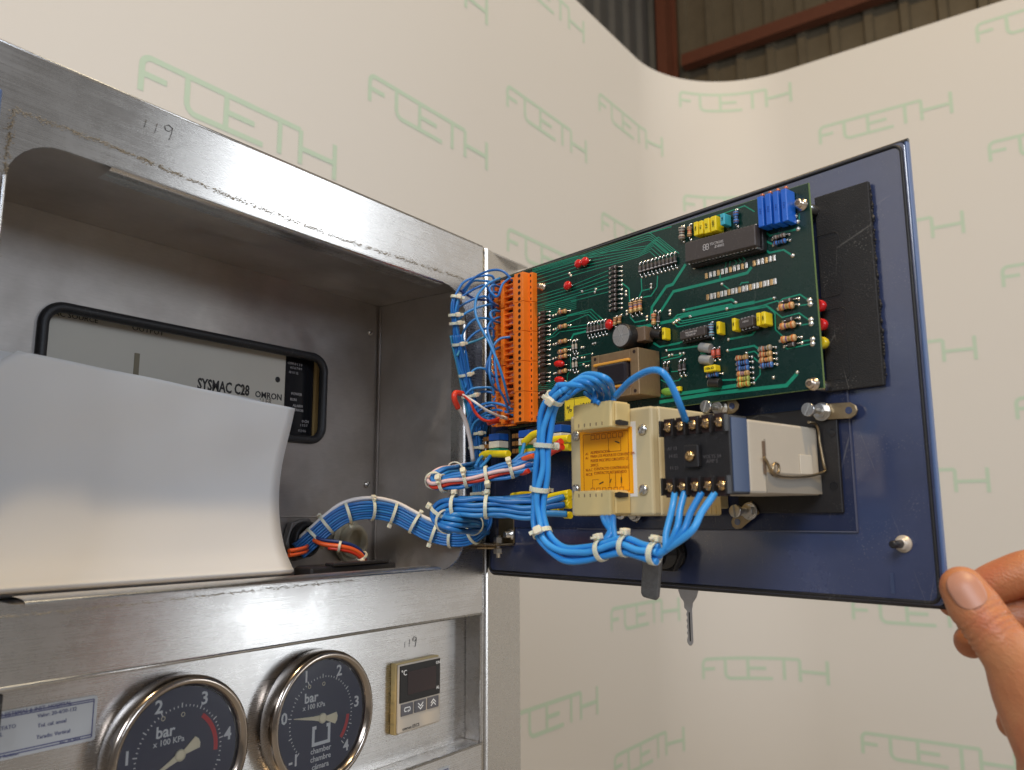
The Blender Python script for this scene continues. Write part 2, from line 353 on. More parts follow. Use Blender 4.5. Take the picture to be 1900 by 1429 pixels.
# ================================================================== the setting: backdrop and hall wall
K = 1.3; YW = CAM.y + .7455 * K; XW = CAM.x + 1.75 * K; RC = .325; ZT = CAM.z + K; ZB = -1.15
SA = XW - RC
def wallpt(s, z, off=0.0):
    if s < SA: return Vector((s, YW - off, z))
    if s < SA + RC * math.pi / 2:
        a = (s - SA) / RC; return Vector((SA + (RC - off) * math.sin(a), YW - RC + (RC - off) * math.cos(a), z))
    return Vector((XW - off, YW - RC - (s - SA - RC * math.pi / 2), z))
bd = thing('backdrop', 'white curved exhibition backdrop wall printed all over with pale green lettering', 'backdrop', T(SA, YW, ZB))
ss = [-1.6 + i * .1 for i in range(30)] + [SA + RC * math.pi / 2 * i / 24 for i in range(25)] + [SA + RC * math.pi / 2 + .1 * i for i in range(1, 22)]
ss = sorted(ss); mb = MB()
mb.grid([[wallpt(s, ZB) for s in ss], [wallpt(s, ZT) for s in ss]]); mb.grid([[wallpt(s, ZT, -.006) for s in ss], [wallpt(s, ZB, -.006) for s in ss]]); mb.grid([[wallpt(s, ZT) for s in ss], [wallpt(s, ZT, -.006) for s in ss]])
mb.build('sheet', M_BACK, bd, world=True)
# the printed word: strokes in units of one logo width, y up
W1 = .335; ST = .0084
def arcpts(cx, cy, r, a0, a1, n=5): return [(cx + r * math.cos(math.radians(a0 + (a1 - a0) * k / n)), cy + r * math.sin(math.radians(a0 + (a1 - a0) * k / n))) for k in range(n + 1)]
STROKES = [[(0, -.050)] + arcpts(.013, -.013, .013, 180, 90) + [(.262, 0)], [(.004, -.025), (.036, -.025)],
           [(.066, -.001)] + [(.066, -.035)] + arcpts(.081, -.037, .015, 180, 270) + [(.192, -.052)], [(.128, -.002), (.128, -.051)], [(.130, -.026), (.176, -.026)],
           [(.222, -.001), (.222, -.054)], [(.262, 0), (.262, -.056)], [(.264, -.030), (.332, -.030)], [(.332, .002), (.332, -.058)]]
def logo_pts(s0, z0):
    mb = MB()
    for si, st in enumerate(STROKES):
        pp = []
        for a, b in zip(st[:-1], st[1:]):
            n = max(1, int((Vector(b) - Vector(a)).length / .02))
            pp += [Vector(a).lerp(Vector(b), k / n) for k in range(n)]
        pp.append(Vector(st[-1])); one = MB(); one.strip(pp, ST, .0003, .00005 + .00004 * si)
        mb.add([wallpt(s0 + v.x, z0 + v.y, v.z) for v in one.v], one.f)
    return mb
for i in range(-4, 12):
    for n in range(-4, 5):
        s0 = .004 + .4065 * i; z0 = .382 + .327 * n + (.163 if i % 2 else 0)
        if z0 > ZT - .02 or z0 < ZB + .1: continue
        if s0 + W1 > 2.9 or s0 < -1.5: continue
        # left of the cabinet edge only what shows above it, beyond the corner what can be seen
        if s0 < .45 and z0 < .1: continue
        logo_pts(s0, z0).build('printed_word', M_LOGO, bd, world=True)
# corrugated hall wall behind and above
HY = 4.2
def siding(name, x0, x1, z0, z1, y, m, pitch, dep):
    mb = MB(); prof = []; x = x0
    while x < x1:
        prof += [(x, 0), (x + pitch * .62, 0), (x + pitch * .68, -dep), (x + pitch * .94, -dep)]; x += pitch
    rows = [[Vector((px, y + py, z)) for px, py in prof] for z in (z0, z1)]; mb.grid(rows, sm=False); o = mb.build(name, m); o['kind'] = 'structure'; return o
XE = 5.2; cr_ = hit(1228, 60, Vector((XE, 0, 0)), XAX); HY = cr_.y
siding('hall_wall', -2, XE, -1.2, 9, HY, M_SIDIN2, .22, .04)
mb = MB(); prof = []; y = HY
while y > -4.5:
    prof += [(y, 0), (y - .15, 0), (y - .165, -.04), (y - .215, -.04)]; y -= .23
mb.grid([[Vector((XE + q, p, z)) for p, q in prof] for z in (-1.2, 9)], sm=False); o = mb.build('hall_side_wall', M_SIDING); o['kind'] = 'structure'
fl = MB().box(-4, XE, -6, HY, -1.3, -1.2).build('floor', mat('concrete', (.30, .28, .25), .7, var=.15, vscale=3)); fl['kind'] = 'structure'
c = hit(1236, 60, Vector((XE - .2, 0, 0)), XAX); mb = MB(); mb.box(XE - .30, XE - .28, c.y - .04, c.y + .04, -1.2, 9); mb.box(XE - .10, XE - .08, c.y - .04, c.y + .04, -1.2, 9); mb.box(XE - .28, XE - .10, c.y - .01, c.y + .01, -1.2, 9)
tag(mb.build('steel_column', M_BEAM), 'red oxide upright steel column behind the backdrop corner', 'column')
p = hit(1420, 62, Vector((XE - .12, 0, 0)), XAX); mb = MB(); mb.box(XE - .16, XE - .145, -4.4, c.y - .1, p.z - .048, p.z + .048); mb.box(XE - .145, XE - .06, -4.4, c.y - .1, p.z + .036, p.z + .048); mb.box(XE - .145, XE - .06, -4.4, c.y - .1, p.z - .048, p.z - .036)
tag(mb.build('steel_rail', M_BEAM), 'red oxide horizontal steel rail across the ribbed metal siding', 'rail')

# ================================================================== cabinet
CB = thing('cabinet', 'brushed stainless steel machine cabinet with an open recess and instrument panel', 'cabinet', FRONT)
def L(x, y, z): return (x, z, -y)      # world -> panel frame
XL, XR, ZO1, ZO0 = -.3605, -.0235, -.0425, -.2585
def holed(outer, hole, y0, th, name, m, bevel=0):
    bm = bmesh.new(); es = []
    for loop in (outer, hole):
        vs = [bm.verts.new((x, z, -y0)) for x, z in loop]
        for i in range(len(vs)): es.append(bm.edges.new((vs[i], vs[(i + 1) % len(vs)])))
    bmesh.ops.triangle_fill(bm, use_beauty=True, edges=es, normal=(0, 0, 1))
    r = bmesh.ops.extrude_face_region(bm, geom=list(bm.faces)); bmesh.ops.translate(bm, verts=[v for v in r['geom'] if isinstance(v, bmesh.types.BMVert)], vec=(0, 0, -th))
    bmesh.ops.recalc_face_normals(bm, faces=bm.faces)
    me = D.meshes.new(name); bm.to_mesh(me); bm.free(); me.materials.append(m); return put(name, me, CB)
hole = rrect(XL, XR, ZO0, ZO1, .026, 8)
outer = [(-.62, 0), (-.62, -.2945), (-.0025, -.2945), (-.0025, 0)]
holed(outer, hole, 0, .0015, 'front_plate', M_STEEL)
# flanges folded inwards along the straight runs of the opening
def lip(pa, pb, inw, name):
    pa = Vector(pa); pb = Vector(pb); rows = []
    for t, y in ((-.0004, -.0012), (.0004, -.0014), (.0014, -.0006), (.0022, .002), (.0027, .006), (.0030, .0125)):
        rows.append([Vector((p.x + inw[0] * t, p.y + inw[1] * t, -y)) for p in (pa, pb)])
    mb = MB(); mb.grid(rows); return mb.build(name, M_STEEL, CB)
lip((-.312, ZO1), (-.052, ZO1), (0, -1), 'folded_flange'); lip((-.052, ZO0), (-.335, ZO0), (0, 1), 'folded_flange')
lip((XL, ZO0 + .03), (XL, ZO1 - .022), (1, 0), 'folded_flange'); lip((XR, ZO1 - .028), (XR, ZO0 + .028), (-1, 0), 'folded_flange')
# liner of the recess, one sheet per side
x0, x1, z0, z1, yb = XL - .004, XR + .003, ZO0 - .003, ZO1 + .003, .1
def panel(name, x0, x1, z0, z1, y0, y1, m=M_LINER, bev=.0004): return MB().box(x0, x1, z0, z1, -y1, -y0).build(name, m, CB, bevel=bev)
panel('liner_ceiling', x0, x1, z1, z1 + .0015, .0016, yb); panel('liner_floor', x0, x1, z0 - .0015, z0, .0016, yb)
panel('liner_side', x1, x1 + .0015, z0, z1, .0016, yb); panel('liner_side', x0 - .0015, x0, z0, z1, .0016, yb)
# back liner with its rounded window
wx0 = fr(72, 580, yb).x; wx1 = fr(604, 700, yb).x; wz1 = fr(330, 606, yb).z; wz0 = fr(575, 822, yb).z
WIN = (wx0, wx1, wz0, wz1)
holed([(x0, z1), (x0, z0), (x1, z0), (x1, z1)], rrect(wx0 + .003, wx1 - .003, wz0 + .003, wz1 - .003, .010, 8), yb, .0015, 'liner_back', M_LINER)
pts = [Vector((x, z, -(yb - .0008))) for x, z in rrect(wx0 + .0025, wx1 - .0025, wz0 + .0025, wz1 - .0025, .0115, 8)]; pts.append(pts[0].copy())
MB().tube(pts, .0033, 0, 10, caps=False).build('window_gasket', M_RUBBER, CB)
# seam strip low on the back wall and seam shadow gaps
panel('seam_strip', x0 + .002, x1 - .002, fr(560, 957, yb).z - .0009, fr(560, 957, yb).z, yb - .0012, yb - .0001)
panel('seam_strip', x1 - .0012, x1 - .0001, z0 + .001, z1 - .001, yb - .003, yb - .0015)
# lower rail return, instrument panel, ledge and lower rail
PY = .017
panel('rail_return', -.62, -.0025, -.2945, -.293, .0016, PY - .0002, M_STEEL); panel('instrument_panel', -.62, -.0005, -.3885, -.2925, PY, PY + .0015, M_STEEL)
panel('panel_cheek', -.0021, -.0006, -.3868, -.2946, .0003, PY - .0002, M_STEEL)
panel('ledge', -.62, -.0025, -.3885, -.387, .0017, PY - .0002, M_STEEL); panel('lower_rail', -.62, -.0025, -.56, -.387, 0, .0015, M_STEEL, .0008)
fold = MB(); fold.cyl((-.62, -.2937, -.0006), (-.0025, -.2937, -.0006), .0011, 0, 10); fold.build('folded_edge', M_STEEL, CB)
fold = MB(); fold.cyl((-.62, -.3876, -.0006), (-.0025, -.3876, -.0006), .0011, 0, 10); fold.build('folded_edge', M_STEEL, CB)
# corner post: rounded seam, then the face turned slightly back
mb = MB(); mb.cyl((-.0008, -.56, -.0022), (-.0008, -.0005, -.0022), .0019, 0, 10); mb.build('corner_seam', M_STEEL, CB)
prof = [(.0014, .0016), (.0022, -.0002), (.0040, -.0004), (.063, .0112), (.0652, .0128), (.0658, .016), (.0658, .42)]
mb = MB(); mb.grid([[Vector((x, -.56, -y)) for x, y in prof], [Vector((x, -.0006, -y)) for x, y in prof]], sm=False); mb.build('corner_post', M_STEEL, CB)
panel('top_sheet', -.62, .0655, -.0015, -.0001, .0018, .42, M_STEEL); panel('rear_sheet', -.62, .0655, -.56, -.0016, .4201, .4215, M_STEEL); panel('end_sheet', -.6215, -.6201, -.56, -.0001, 0, .42, M_STEEL)
# rolled top edge catches the light
mb = MB(); mb.cyl((-.62, -.0004, -.0007), (-.0025, -.0004, -.0007), .0010, 0, 8); mb.build('top_edge', M_STEEL, CB)
# liner screws
def slotscrew(px, py, y, r, parent=CB, nrm=None):
    p = fr(px, py, y); mb = MB(); M = T(p.x, p.z, -y)
    mb.lathe([(r, 0), (r, .0006), (r * .8, .0014), (r * .45, .0018)], 16, 0, M); o = mb.build('screw', M_ZINC, parent)
    MB().box(-r * .85, r * .85, -r * .14, r * .14, .0012, .0019, 0, M @ Matrix.Rotation(.9, 4, 'Z')).build('slot', M_BLACK, o); return o
slotscrew(686, 617, yb - .0001, .0024); slotscrew(681, 899, yb - .0001, .0028)
# side wall rivets
for px, py in ((848, 783),):
    p = onx(px, py, x1); mb = MB(); mb.lathe([(.0021, 0), (.0019, .0008), (.001, .0014)], 14, 0, Matrix.Translation(L(p.x, p.y, p.z)) @ Matrix.Rotation(-math.pi / 2, 4, 'Y')); mb.build('screw', M_ZINC, CB)
# gasket adhesive left round the opening, as crumbs
def crumbs(poly, n, w, name, film=1.0):
    # ragged film of old adhesive under the crumbs
    pp = [Vector((p.x, p.y, 0)) for p in cr([Vector((p[0], p[1], 0)) for p in poly], 60)]; up_ = []; lo_ = []; ph = random.uniform(0, 9)
    for k, p in enumerate(pp):
        d = (pp[min(k + 1, len(pp) - 1)] - pp[max(k - 1, 0)]).normalized(); nn = Vector((-d.y, d.x, 0)); wv = .5 + .5 * math.sin(k * .11 + ph) * math.sin(k * .043 + 1)
        sh = .0004 * math.sin(k * .31 + ph) + .0003 * math.sin(k * .9); up_.append(p + nn * (sh + random.uniform(.00002, .0004) + .0005 * max(0, wv - .3)) + ZAX * .00025); lo_.append(p + nn * (sh - random.uniform(.00002, .0004) - .0004 * max(0, wv - .3)) + ZAX * .00025)
    fm = MB(); gap = 0
    for k in range(int((len(pp) - 1) * film)):
        if gap > 0: gap -= 1; continue
        if random.random() < .16: gap = random.randint(1, 5)
        fm.grid([[lo_[k], lo_[k + 1]], [up_[k], up_[k + 1]]], sm=False); fm.build('adhesive_film', M_DUST, CB)
    mb = MB(); seg = [(Vector(a), Vector(b)) for a, b in zip(poly[:-1], poly[1:])]; tot = sum((b - a).length for a, b in seg)
    for a, b in seg:
        m = int(n * (b - a).length / tot)
        nn = Vector((-(b - a).y, (b - a).x)).normalized()
        for k in range(m):
            t = (k + random.random()) / m; p = a.lerp(b, t) + nn * (random.gauss(0, w * 1.9) + .00025 * math.sin(t * 37)); s = random.uniform(.00010, .00034) * (1 if math.sin(t * 83) + math.sin(t * 29) > -1.1 else .4)
            mb.ell((p.x, p.y, .0002), s * random.uniform(1, 2.6), s, s * .55, 0, None, 5, 3)
    o = mb.build(name, M_DUST, CB); o['kind'] = 'stuff'; return o
za = lambda px, py: Vector((fr(px, py).x, fr(px, py).z))
crumbs([za(25, 203), za(200, 268), za(430, 366), za(640, 446), za(860, 517)], 1500, .0004, 'adhesive_crumbs', .42)
crumbs([za(25, 203), za(8, 320), Vector((za(8, 320).x, -.12))], 420, .0004, 'adhesive_crumbs')
crumbs([Vector((-.40, -.2655)), za(0, 1145), za(250, 1120), za(520, 1090), za(660, 1076)], 700, .00022, 'adhesive_crumbs', .25)
# felt-pen inventory numbers
def pen(strokes, M, parent, s):
    mb = MB()
    for st in strokes: mb.tube([M @ Vector((x * s, y * s, 0)) for x, y in st], .00034 if len(st) > 3 else .00024, 0, 6, flat=.4)
    mb.build('pen_marking', M_INK, parent)
NINE = [(.9, .85), (.6, 1.0), (.35, .8), (.4, .55), (.65, .5), (.9, .75), (.95, .9), (.9, .5), (.8, .1), (.7, -.15)]
p = fr(297, 240); pen([[(-1.2, .1), (-1.1, .7)], [(-.4, 0), (-.25, .75)], NINE], T(p.x, p.z - .003, .0001), CB, .0075)
p = fr(762, 1191, PY); pen([[(-1.0, 0), (-1.0, .6)], [(-.3, 0), (-.2, .8)], NINE], T(p.x, p.z - .003, -PY + .0001), CB, .0062)

# neighbouring blue panel at the left edge
p = fr(9, 166, -.012); q = fr(-60, 200)
bp_ = MB().box(p.x - .06, p.x - .0006, -.11, p.z, .0004, .012); tag(bp_.build("blue_panel", M_EDGEB, None, .001, M=FRONT), "thin blue panel edge on the cabinet front at far left", "panel")

# ------------------------------------------------------------------ controller behind the window
PL = thing('programmable_controller', 'beige programmable controller with black terminal strip behind the gasketed window', 'controller', T(0, .108, 0) @ FRONT)
py_ = .108
pf = lambda px, py: (fr(px, py, py_).x, fr(px, py, py_).z)
xs = pf(529, 720)[0]; xe = pf(583, 720)[0]; zt = pf(330, 600)[1] + .012; zb = wz0 - .01
MB().box(wx0 - .01, xs, zb, zt, -.06, 0).build('face', M_GOLDP, PL, .0008)
MB().box(xs + .0004, xe, zb, zt, -.06, -.0012).build('terminal_strip', M_BLACKG, PL)
MB().box(xe + .0003, xe + .004, zb + .012, zt - .016, -.06, .001).build('side_rail', M_AMBP, PL, .0003)
MB().box(xe + .0044, wx1 + .01, zb, zt, -.06, -.003).build('end_block', M_BLACK, PL)
sx_, sz_ = pf(254, 655); MB().box(sx_ - .0016, sx_ + .0020, sz_ - .030, sz_, -.0005, .0003).build('slot', mat('slot_shade', (.20, .17, .11), .6), PL)
hx, hz = pf(515, 704); MB().lathe([(.0022, 0), (.0022, .0003), (.0009, .0003)], 16, 0, T(hx, hz)).build('screw_hole', M_BLACK, PL)
x, z = pf(366, 714); text('SYSMAC C28', .0108, x, z + .0008, .0001, M_INK, PL, align='LEFT', bold=.028, sx=.70)
x, z = pf(447, 724); text('K', .0098, x, z, .0001, mat('outline_grey', (.30, .28, .24), .6), PL, align='LEFT', sx=1.0)
x, z = pf(473, 731); text('OMRON', .0066, x, z, .0001, M_INK, PL, align='LEFT', bold=.02, sx=.98)
x, z = pf(481, 743); text('LLER', .0055, x, z, .0001, mat('grey_ink', (.14, .12, .1), .6), PL, align='LEFT', sx=1.0)
x, z = pf(275, 613); text('OUTPUT', .0052, x, z, .0001, M_INK, PL, sx=1.1)
x, z = pf(142, 588); text('AC SOURCE', .0045, x, z, .0001, M_INK, PL, sx=1.1)
for px, py, s, h in ((552, 731, 'POWER', .0030), (546, 741, 'RUN', .0030), (554, 753, 'ALARM', .0030), (556, 761, 'ERROR', .0028), (549, 675, 'COM 0 1 2 3', .0026), (551, 683, '4 5 6 7 8 9', .0026), (546, 691, '10 11 12', .0026), (568, 782, '0 CH', .0030), (565, 789, '1 3 5 7', .0026), (562, 799, '0 2 4 6', .0026)):
    x, z = pf(px, py); text(s, h, x, z, -.0010, M_PRINT, PL)

# ------------------------------------------------------------------ sheets of paper standing in the recess
def sheet(name, label, edge, XR_, xl, rise, dy, dz, th=.0004):
    prof = cr([(onx(px, py, XR_).y + dy, onx(px, py, XR_).z + dz, 0) for px, py in edge], 8)
    rows = []
    for p in prof:
        row = []
        for k in range(31):
            t = k / 30; f = (p.y - prof[-1].y) / (prof[0].y - prof[-1].y); xq = xl + (XTL - xl) * max(0, (f - .0)); x = XR_ + (xq - XR_) * t
            row.append(Vector((x, p.x + .0022 * math.sin(3 * t + 2 * f) * f + .0007 * math.sin(11 * t + 5 * f) * math.sin(7 * f + 2 * t) + .0005 * math.sin(23 * t - 9 * f) * f, p.y + rise * t * f)))
        rows.append(row)
    mb = MB(); mb.grid(rows); o = mb.build(name, M_PAPER); s = o.modifiers.new('thickness', 'SOLIDIFY'); s.thickness = th
    return tag(o, label, 'paper', 'papers standing in the recess')
EDGE = [(550, 757), (541, 800), (527, 860), (520, 910), (521, 965), (529, 1015), (541, 1048), (545, 1057), (540, 1063), (528, 1064)]
XP = -.150
def paper_edge(dx, dyy): return [(a + dx, b + dyy) for a, b in EDGE]
XTL = fr(27, 668, .047).x
pe = sheet('paper_sheet', 'large curled white paper sheet in front, standing in the recess', EDGE, XP, -.47, .0105, 0, 0, .0003)
# fold: the front sheet turns under and rests on the floor of the recess
q = onx(528, 1064, XP); rows = [[Vector((x, q.y, q.z)), Vector((x, q.y + .012, -.2606)), Vector((x, q.y + .05, -.2609))] for x in (XP, -.47)]
mb = MB(); mb.grid(rows); mb.build('folded_foot', M_PAPER, pe)
XQ = -.205
def behind(px, py, x, extra):      # straight sheet standing just behind the front one, its top edge at the given pixel
    q = onx(px, py, x); return q.z
def back_sheet(label, px, py, x, y, rise, lean):
    zt_ = hit(px, py, Vector((0, y, 0)), YAX); rows = []
    for k in range(9):
        f = k / 8; rows.append([Vector((zt_.x + (-.47 - zt_.x) * t, y + lean * f + .0015 * math.sin(3 * t), zt_.z + rise * t * (1 - f) + (-.2600 - zt_.z) * f)) for t in [q / 10 for q in range(11)]])
    mb = MB(); mb.grid(rows); o = mb.build('paper_sheet', M_PAPER); s = o.modifiers.new('thickness', 'SOLIDIFY'); s.thickness = .0004
    return tag(o, label, 'paper', 'papers standing in the recess')
back_sheet('bluish white sheet showing above the front paper sheet, ending by the maker lettering', 484, 742, XP, .066, .015, .012)
back_sheet('rearmost paper sheet, its upper edge just above the others at the left', 300, 709, XP, .070, .012, .012)

# ------------------------------------------------------------------ cable glands and black cover on the recess floor
def gland(name, label, px, py, y, r, m1, m2, bore):
    p = fr(px, py, y); t = thing(name, label, 'cable gland', Matrix.Translation(p) @ FRONT.to_3x3().to_4x4(), 'cable glands low on the back wall')
    MB().prism([(r * math.cos(math.radians(60 * k + 12)), r * math.sin(math.radians(60 * k + 12))) for k in range(6)], 0, .006).build('hex_nut', m1, t, .0008)
    MB().lathe([(r * .80, .0061), (r * .80, .011), (r * .70, .0125), (bore, .0125), (bore, .004), (0, .004)], 28, 0).build('collar', m2, t); return t
gland('cable_gland', 'ivory hexagonal cable gland behind the arched wire bundle', 643, 1004, yb - .0005, .0165, M_SEALW, M_SEALW, .009)
gland('cable_gland', 'dark grey cable gland beside the paper with the bundle entering', 553, 1000, yb - .0005, .0165, M_GLANDG, M_RUBBER, .010)
p = fr(636, 1060, .045); t = thing('cable_cover', 'flat black plastic cable cover on the recess floor', 'cover', T(0, 0, z0))
a = fr(578, 1062, .042); b = fr(697, 1058, .062)
mb = MB(); hh = .0075
mb.prism([(a.x, a.y), (b.x + .004, b.y - .018), (b.x + .004, b.y + .006), (a.x + .012, a.y + .03), (a.x, a.y + .018)], 0, hh); mb.build('body', M_BLACK, t, .0015)
mb = MB(); mb.prism([(a.x + .018, a.y - .002), (b.x - .004, b.y - .0185), (b.x - .004, b.y - .012), (a.x + .02, a.y + .010)], hh, hh + .0022); mb.build('raised_lid', M_BLACK, t, .0008)

# ------------------------------------------------------------------ pressure gauges
def gauge(name, label, cx, cz, R, marks, needle, red, extra):
    gz = -.0052                                          # face level (panel frame), bezel stands proud of the panel
    t = thing(name, label, 'gauge', T(cx, 0, cz) @ FRONT, 'pressure gauges on the instrument panel')
    MB().lathe([(R * .97, -PY + .0002), (R, -PY + .002), (R, gz - .001), (R * .985, gz + .001), (R * .93, gz + .0022), (R * .885, gz + .0008), (R * .868, gz - .0022), (R * .86, gz - .0031)], 72, 0, capa=False, capb=False).build('bezel', M_CHROME, t)
    zf = gz - .0030; d = MB().lathe([(R * .85, zf - .001), (R * .85, zf)], 64, 0); dial = d.build('dial', M_DIAL, t)
    tick = MB()
    r0 = R * .60; n = len(marks) - 1; a0, a1 = marks[0][1], marks[-1][1]; per = 10
    for k in range(n * per + 1):
        a = math.radians(a0 + (a1 - a0) * k / (n * per)); big = k % 5 == 0; l = R * (.05 if big else .022); wd = R * (.007 if big else .006)
        c, s = math.cos(a), math.sin(a); tick.box(r0 - l * .2, r0 + l, -wd, wd, zf + .0001, zf + .0002, 0, Matrix.Rotation(a, 4, 'Z'))
    tick.build('scale_ticks', M_WPRINT, dial)
    for s, a in marks:
        if s: text(s, R * .23, R * .725 * math.cos(math.radians(a)), R * .725 * math.sin(math.radians(a)), zf + .0002, M_WPRINT, dial, 'numeral', bold=.02)
    if red:
        arc = [(R * .535 * math.cos(math.radians(red[0] + (red[1] - red[0]) * k / 20)), R * .535 * math.sin(math.radians(red[0] + (red[1] - red[0]) * k / 20))) for k in range(21)]
        MB().strip(arc, R * .06, zf + .0001, .0001).build('red_zone', M_REDB, dial)
    text('bar', R * .20, -R * .22, R * .33, zf + .0002, M_WPRINT, dial, bold=.02); text('x 100 KPa', R * .105, -R * .16, R * .20, zf + .0002, M_WPRINT, dial, bold=.01)
    for x in (-.26, .02):
        MB().lathe([(R * .030, zf + .0001), (R * .030, zf + .0002), (R * .020, zf + .0002), (R * .020, zf + .0001)], 16, 0, T(R * x, R * .50), capa=False, capb=False).build('dial_rivet', M_CREAM, dial)
    nm = MB(); nm.prism([(R * .56, .0006 * .35), (R * .18, R * .028), (0, R * .05), (-R * .06, R * .03), (-R * .27, R * .085), (-R * .30, R * .03), (-R * .30, -R * .03), (-R * .27, -R * .085), (-R * .06, -R * .03), (0, -R * .05), (R * .18, -R * .028), (R * .56, -.0006 * .35)], zf + .0007, zf + .0011, 0, Matrix.Rotation(math.radians(needle), 4, 'Z'))
    ne = nm.build('needle', M_CREAM, t); MB().lathe([(R * .075, zf + .0005), (R * .075, zf + .0013), (R * .05, zf + .0015), (0, zf + .0015)], 20, 0).build('needle_hub', M_CREAM, ne)
    if extra:
        MB().strip([(-R * .10, -R * .12), (-R * .155, -R * .12), (-R * .155, -R * .36), (R * .155, -R * .36), (R * .155, -R * .12), (R * .10, -R * .12)], R * .05, zf + .0001, .0001).build('chamber_symbol', M_WPRINT, dial)
        for k, s in enumerate(('chamber', 'chambre', 'cámara')): text(s, R * .115, 0, -R * (.455 + .115 * k), zf + .0002, M_WPRINT, dial, bold=.01)
    else:
        MB().strip([(-R * .10, -R * .36), (R * .12, -R * .36)], R * .05, zf + .0001, .0001).build('jacket_symbol', M_WPRINT, dial)
    gl = MB(); gl.lathe([(R * .868, gz - .0012), (R * .5, gz - .0012), (.0001, gz - .0012)], 64, 0, capa=False, capb=False); gl.build('glass', M_GLASS, t)
    return t
gm = D.materials.new('gauge_glass'); gm.use_nodes = True; nt = gm.node_tree
tr = nd(nt, 'ShaderNodeBsdfTransparent'); gs = nd(nt, 'ShaderNodeBsdfGlossy'); gs.inputs['Roughness'].default_value = .05; fz = nd(nt, 'ShaderNodeLayerWeight'); fz.inputs[0].default_value = .42; ms = nd(nt, 'ShaderNodeMixShader')
nt.links.new(fz.outputs[0], ms.inputs[0]); nt.links.new(tr.outputs[0], ms.inputs[1]); nt.links.new(gs.outputs[0], ms.inputs[2]); nt.links.new(ms.outputs[0], nt.nodes['Material Output'].inputs[0]); M_GLASS = gm
GY = .0052
gx0, gx1 = fr(504, 1330, GY).x, fr(691, 1300, GY).x; gR = (gx1 - gx0) / 2; gzc = fr(612, 1206, GY).z - gR
gauge('pressure_gauge', 'round chamber pressure gauge beside the temperature controller, needle at zero', (gx0 + gx1) / 2, gzc, gR, [('-1', 225), ('0', 171), ('1', 117), ('2', 63), ('3', 9), ('4', -45)], 171, (-4, -42), True)
hx0 = fr(205, 1400, GY).x; hx1 = fr(458, 1340, GY).x
gauge('pressure_gauge', 'round pressure gauge beside the data plate, needle low on the left', (hx0 + hx1) / 2, fr(352, 1252, GY).z - gR, gR, [(None, 225), ('1', 171), ('2', 117), ('3', 63), ('4', 9), (None, -45)], 206, (55, -5), False)

# ------------------------------------------------------------------ temperature controller
cy_ = .0095; A = fr(741, 1234, cy_); B = fr(817, 1339, cy_); cw = B.x - A.x; ch = A.z - B.z
t = thing('temperature_controller', 'small square beige temperature controller with dark display and three keys', 'controller', T((A.x + B.x) / 2, 0, (A.z + B.z) / 2) @ FRONT)
hw, h2 = cw / 2, ch / 2; zf = -cy_
MB().box(-hw - .0008, hw + .0008, -h2 - .0008, h2 + .0008, -PY + .0001, zf - .0025).build('flange', M_CTRLD, t, .0006)
MB().box(-hw, hw, -h2, h2, zf - .0026, zf).build('bezel', M_CTRL, t, .0012)
for k in range(3): MB().box(-hw - .0012, -hw - .0005, -h2 + ch * (.15 + .3 * k), -h2 + ch * (.3 + .3 * k), -PY + .001, zf - .003).build('clip_notch', M_CTRLD, t, .0002)
ds = MB().box(-hw + .0006, hw - .0012, h2 - ch * .56, h2 - ch * .02, zf - .0005, zf + .0005).build('display', M_BLACKG, t, .0003)
MB().box(-hw * .62, hw * .72, h2 - ch * .46, h2 - ch * .12, zf + .0004, zf + .0007).build('readout_window', M_DISP, ds)
text('°C', .0052, -hw * .80, h2 - ch * .13, zf + .0006, M_WPRINT, ds); text('ON', .0030, hw * .83, h2 - ch * .08, zf + .0006, M_WPRINT, ds); text('AL', .0030, hw * .83, h2 - ch * .46, zf + .0006, M_WPRINT, ds)
for k in range(3):
    x = -hw * .64 + k * cw * .31; y = h2 - ch * .665; kk = MB().box(x - cw * .135, x + cw * .135, y - ch * .085, y + ch * .085, zf, zf + .0008).build('key', M_KEY, t, .0003)
    ic = MB()
    if k == 0: ic.strip([(x + .0008, y - .0011), (x + .0024, y - .0011), (x + .0030, y), (x + .0024, y + .0013), (x - .0024, y + .0013), (x - .0030, y), (x - .0024, y - .0011), (x - .0008, y - .0011)], .0006, zf + .0008, .0001); ic.prism([(x - .0002, y - .0011), (x + .0014, y - .0001), (x + .0014, y - .0021)], zf + .0008, zf + .0009)
    else:
        sg = -1 if k == 1 else 1
        for dy in (-.0010, .0010): ic.strip([(x - .0026, y + dy - sg * .0011), (x, y + dy + sg * .0011), (x + .0026, y + dy - sg * .0011)], .0007, zf + .0008, .0001)
    ic.build('icon', M_WPRINT, kk)
text('omron E5CS', .0030, -hw * .82, -h2 + ch * .06, zf + .0001, M_INK, t, align='LEFT', sx=1.1)

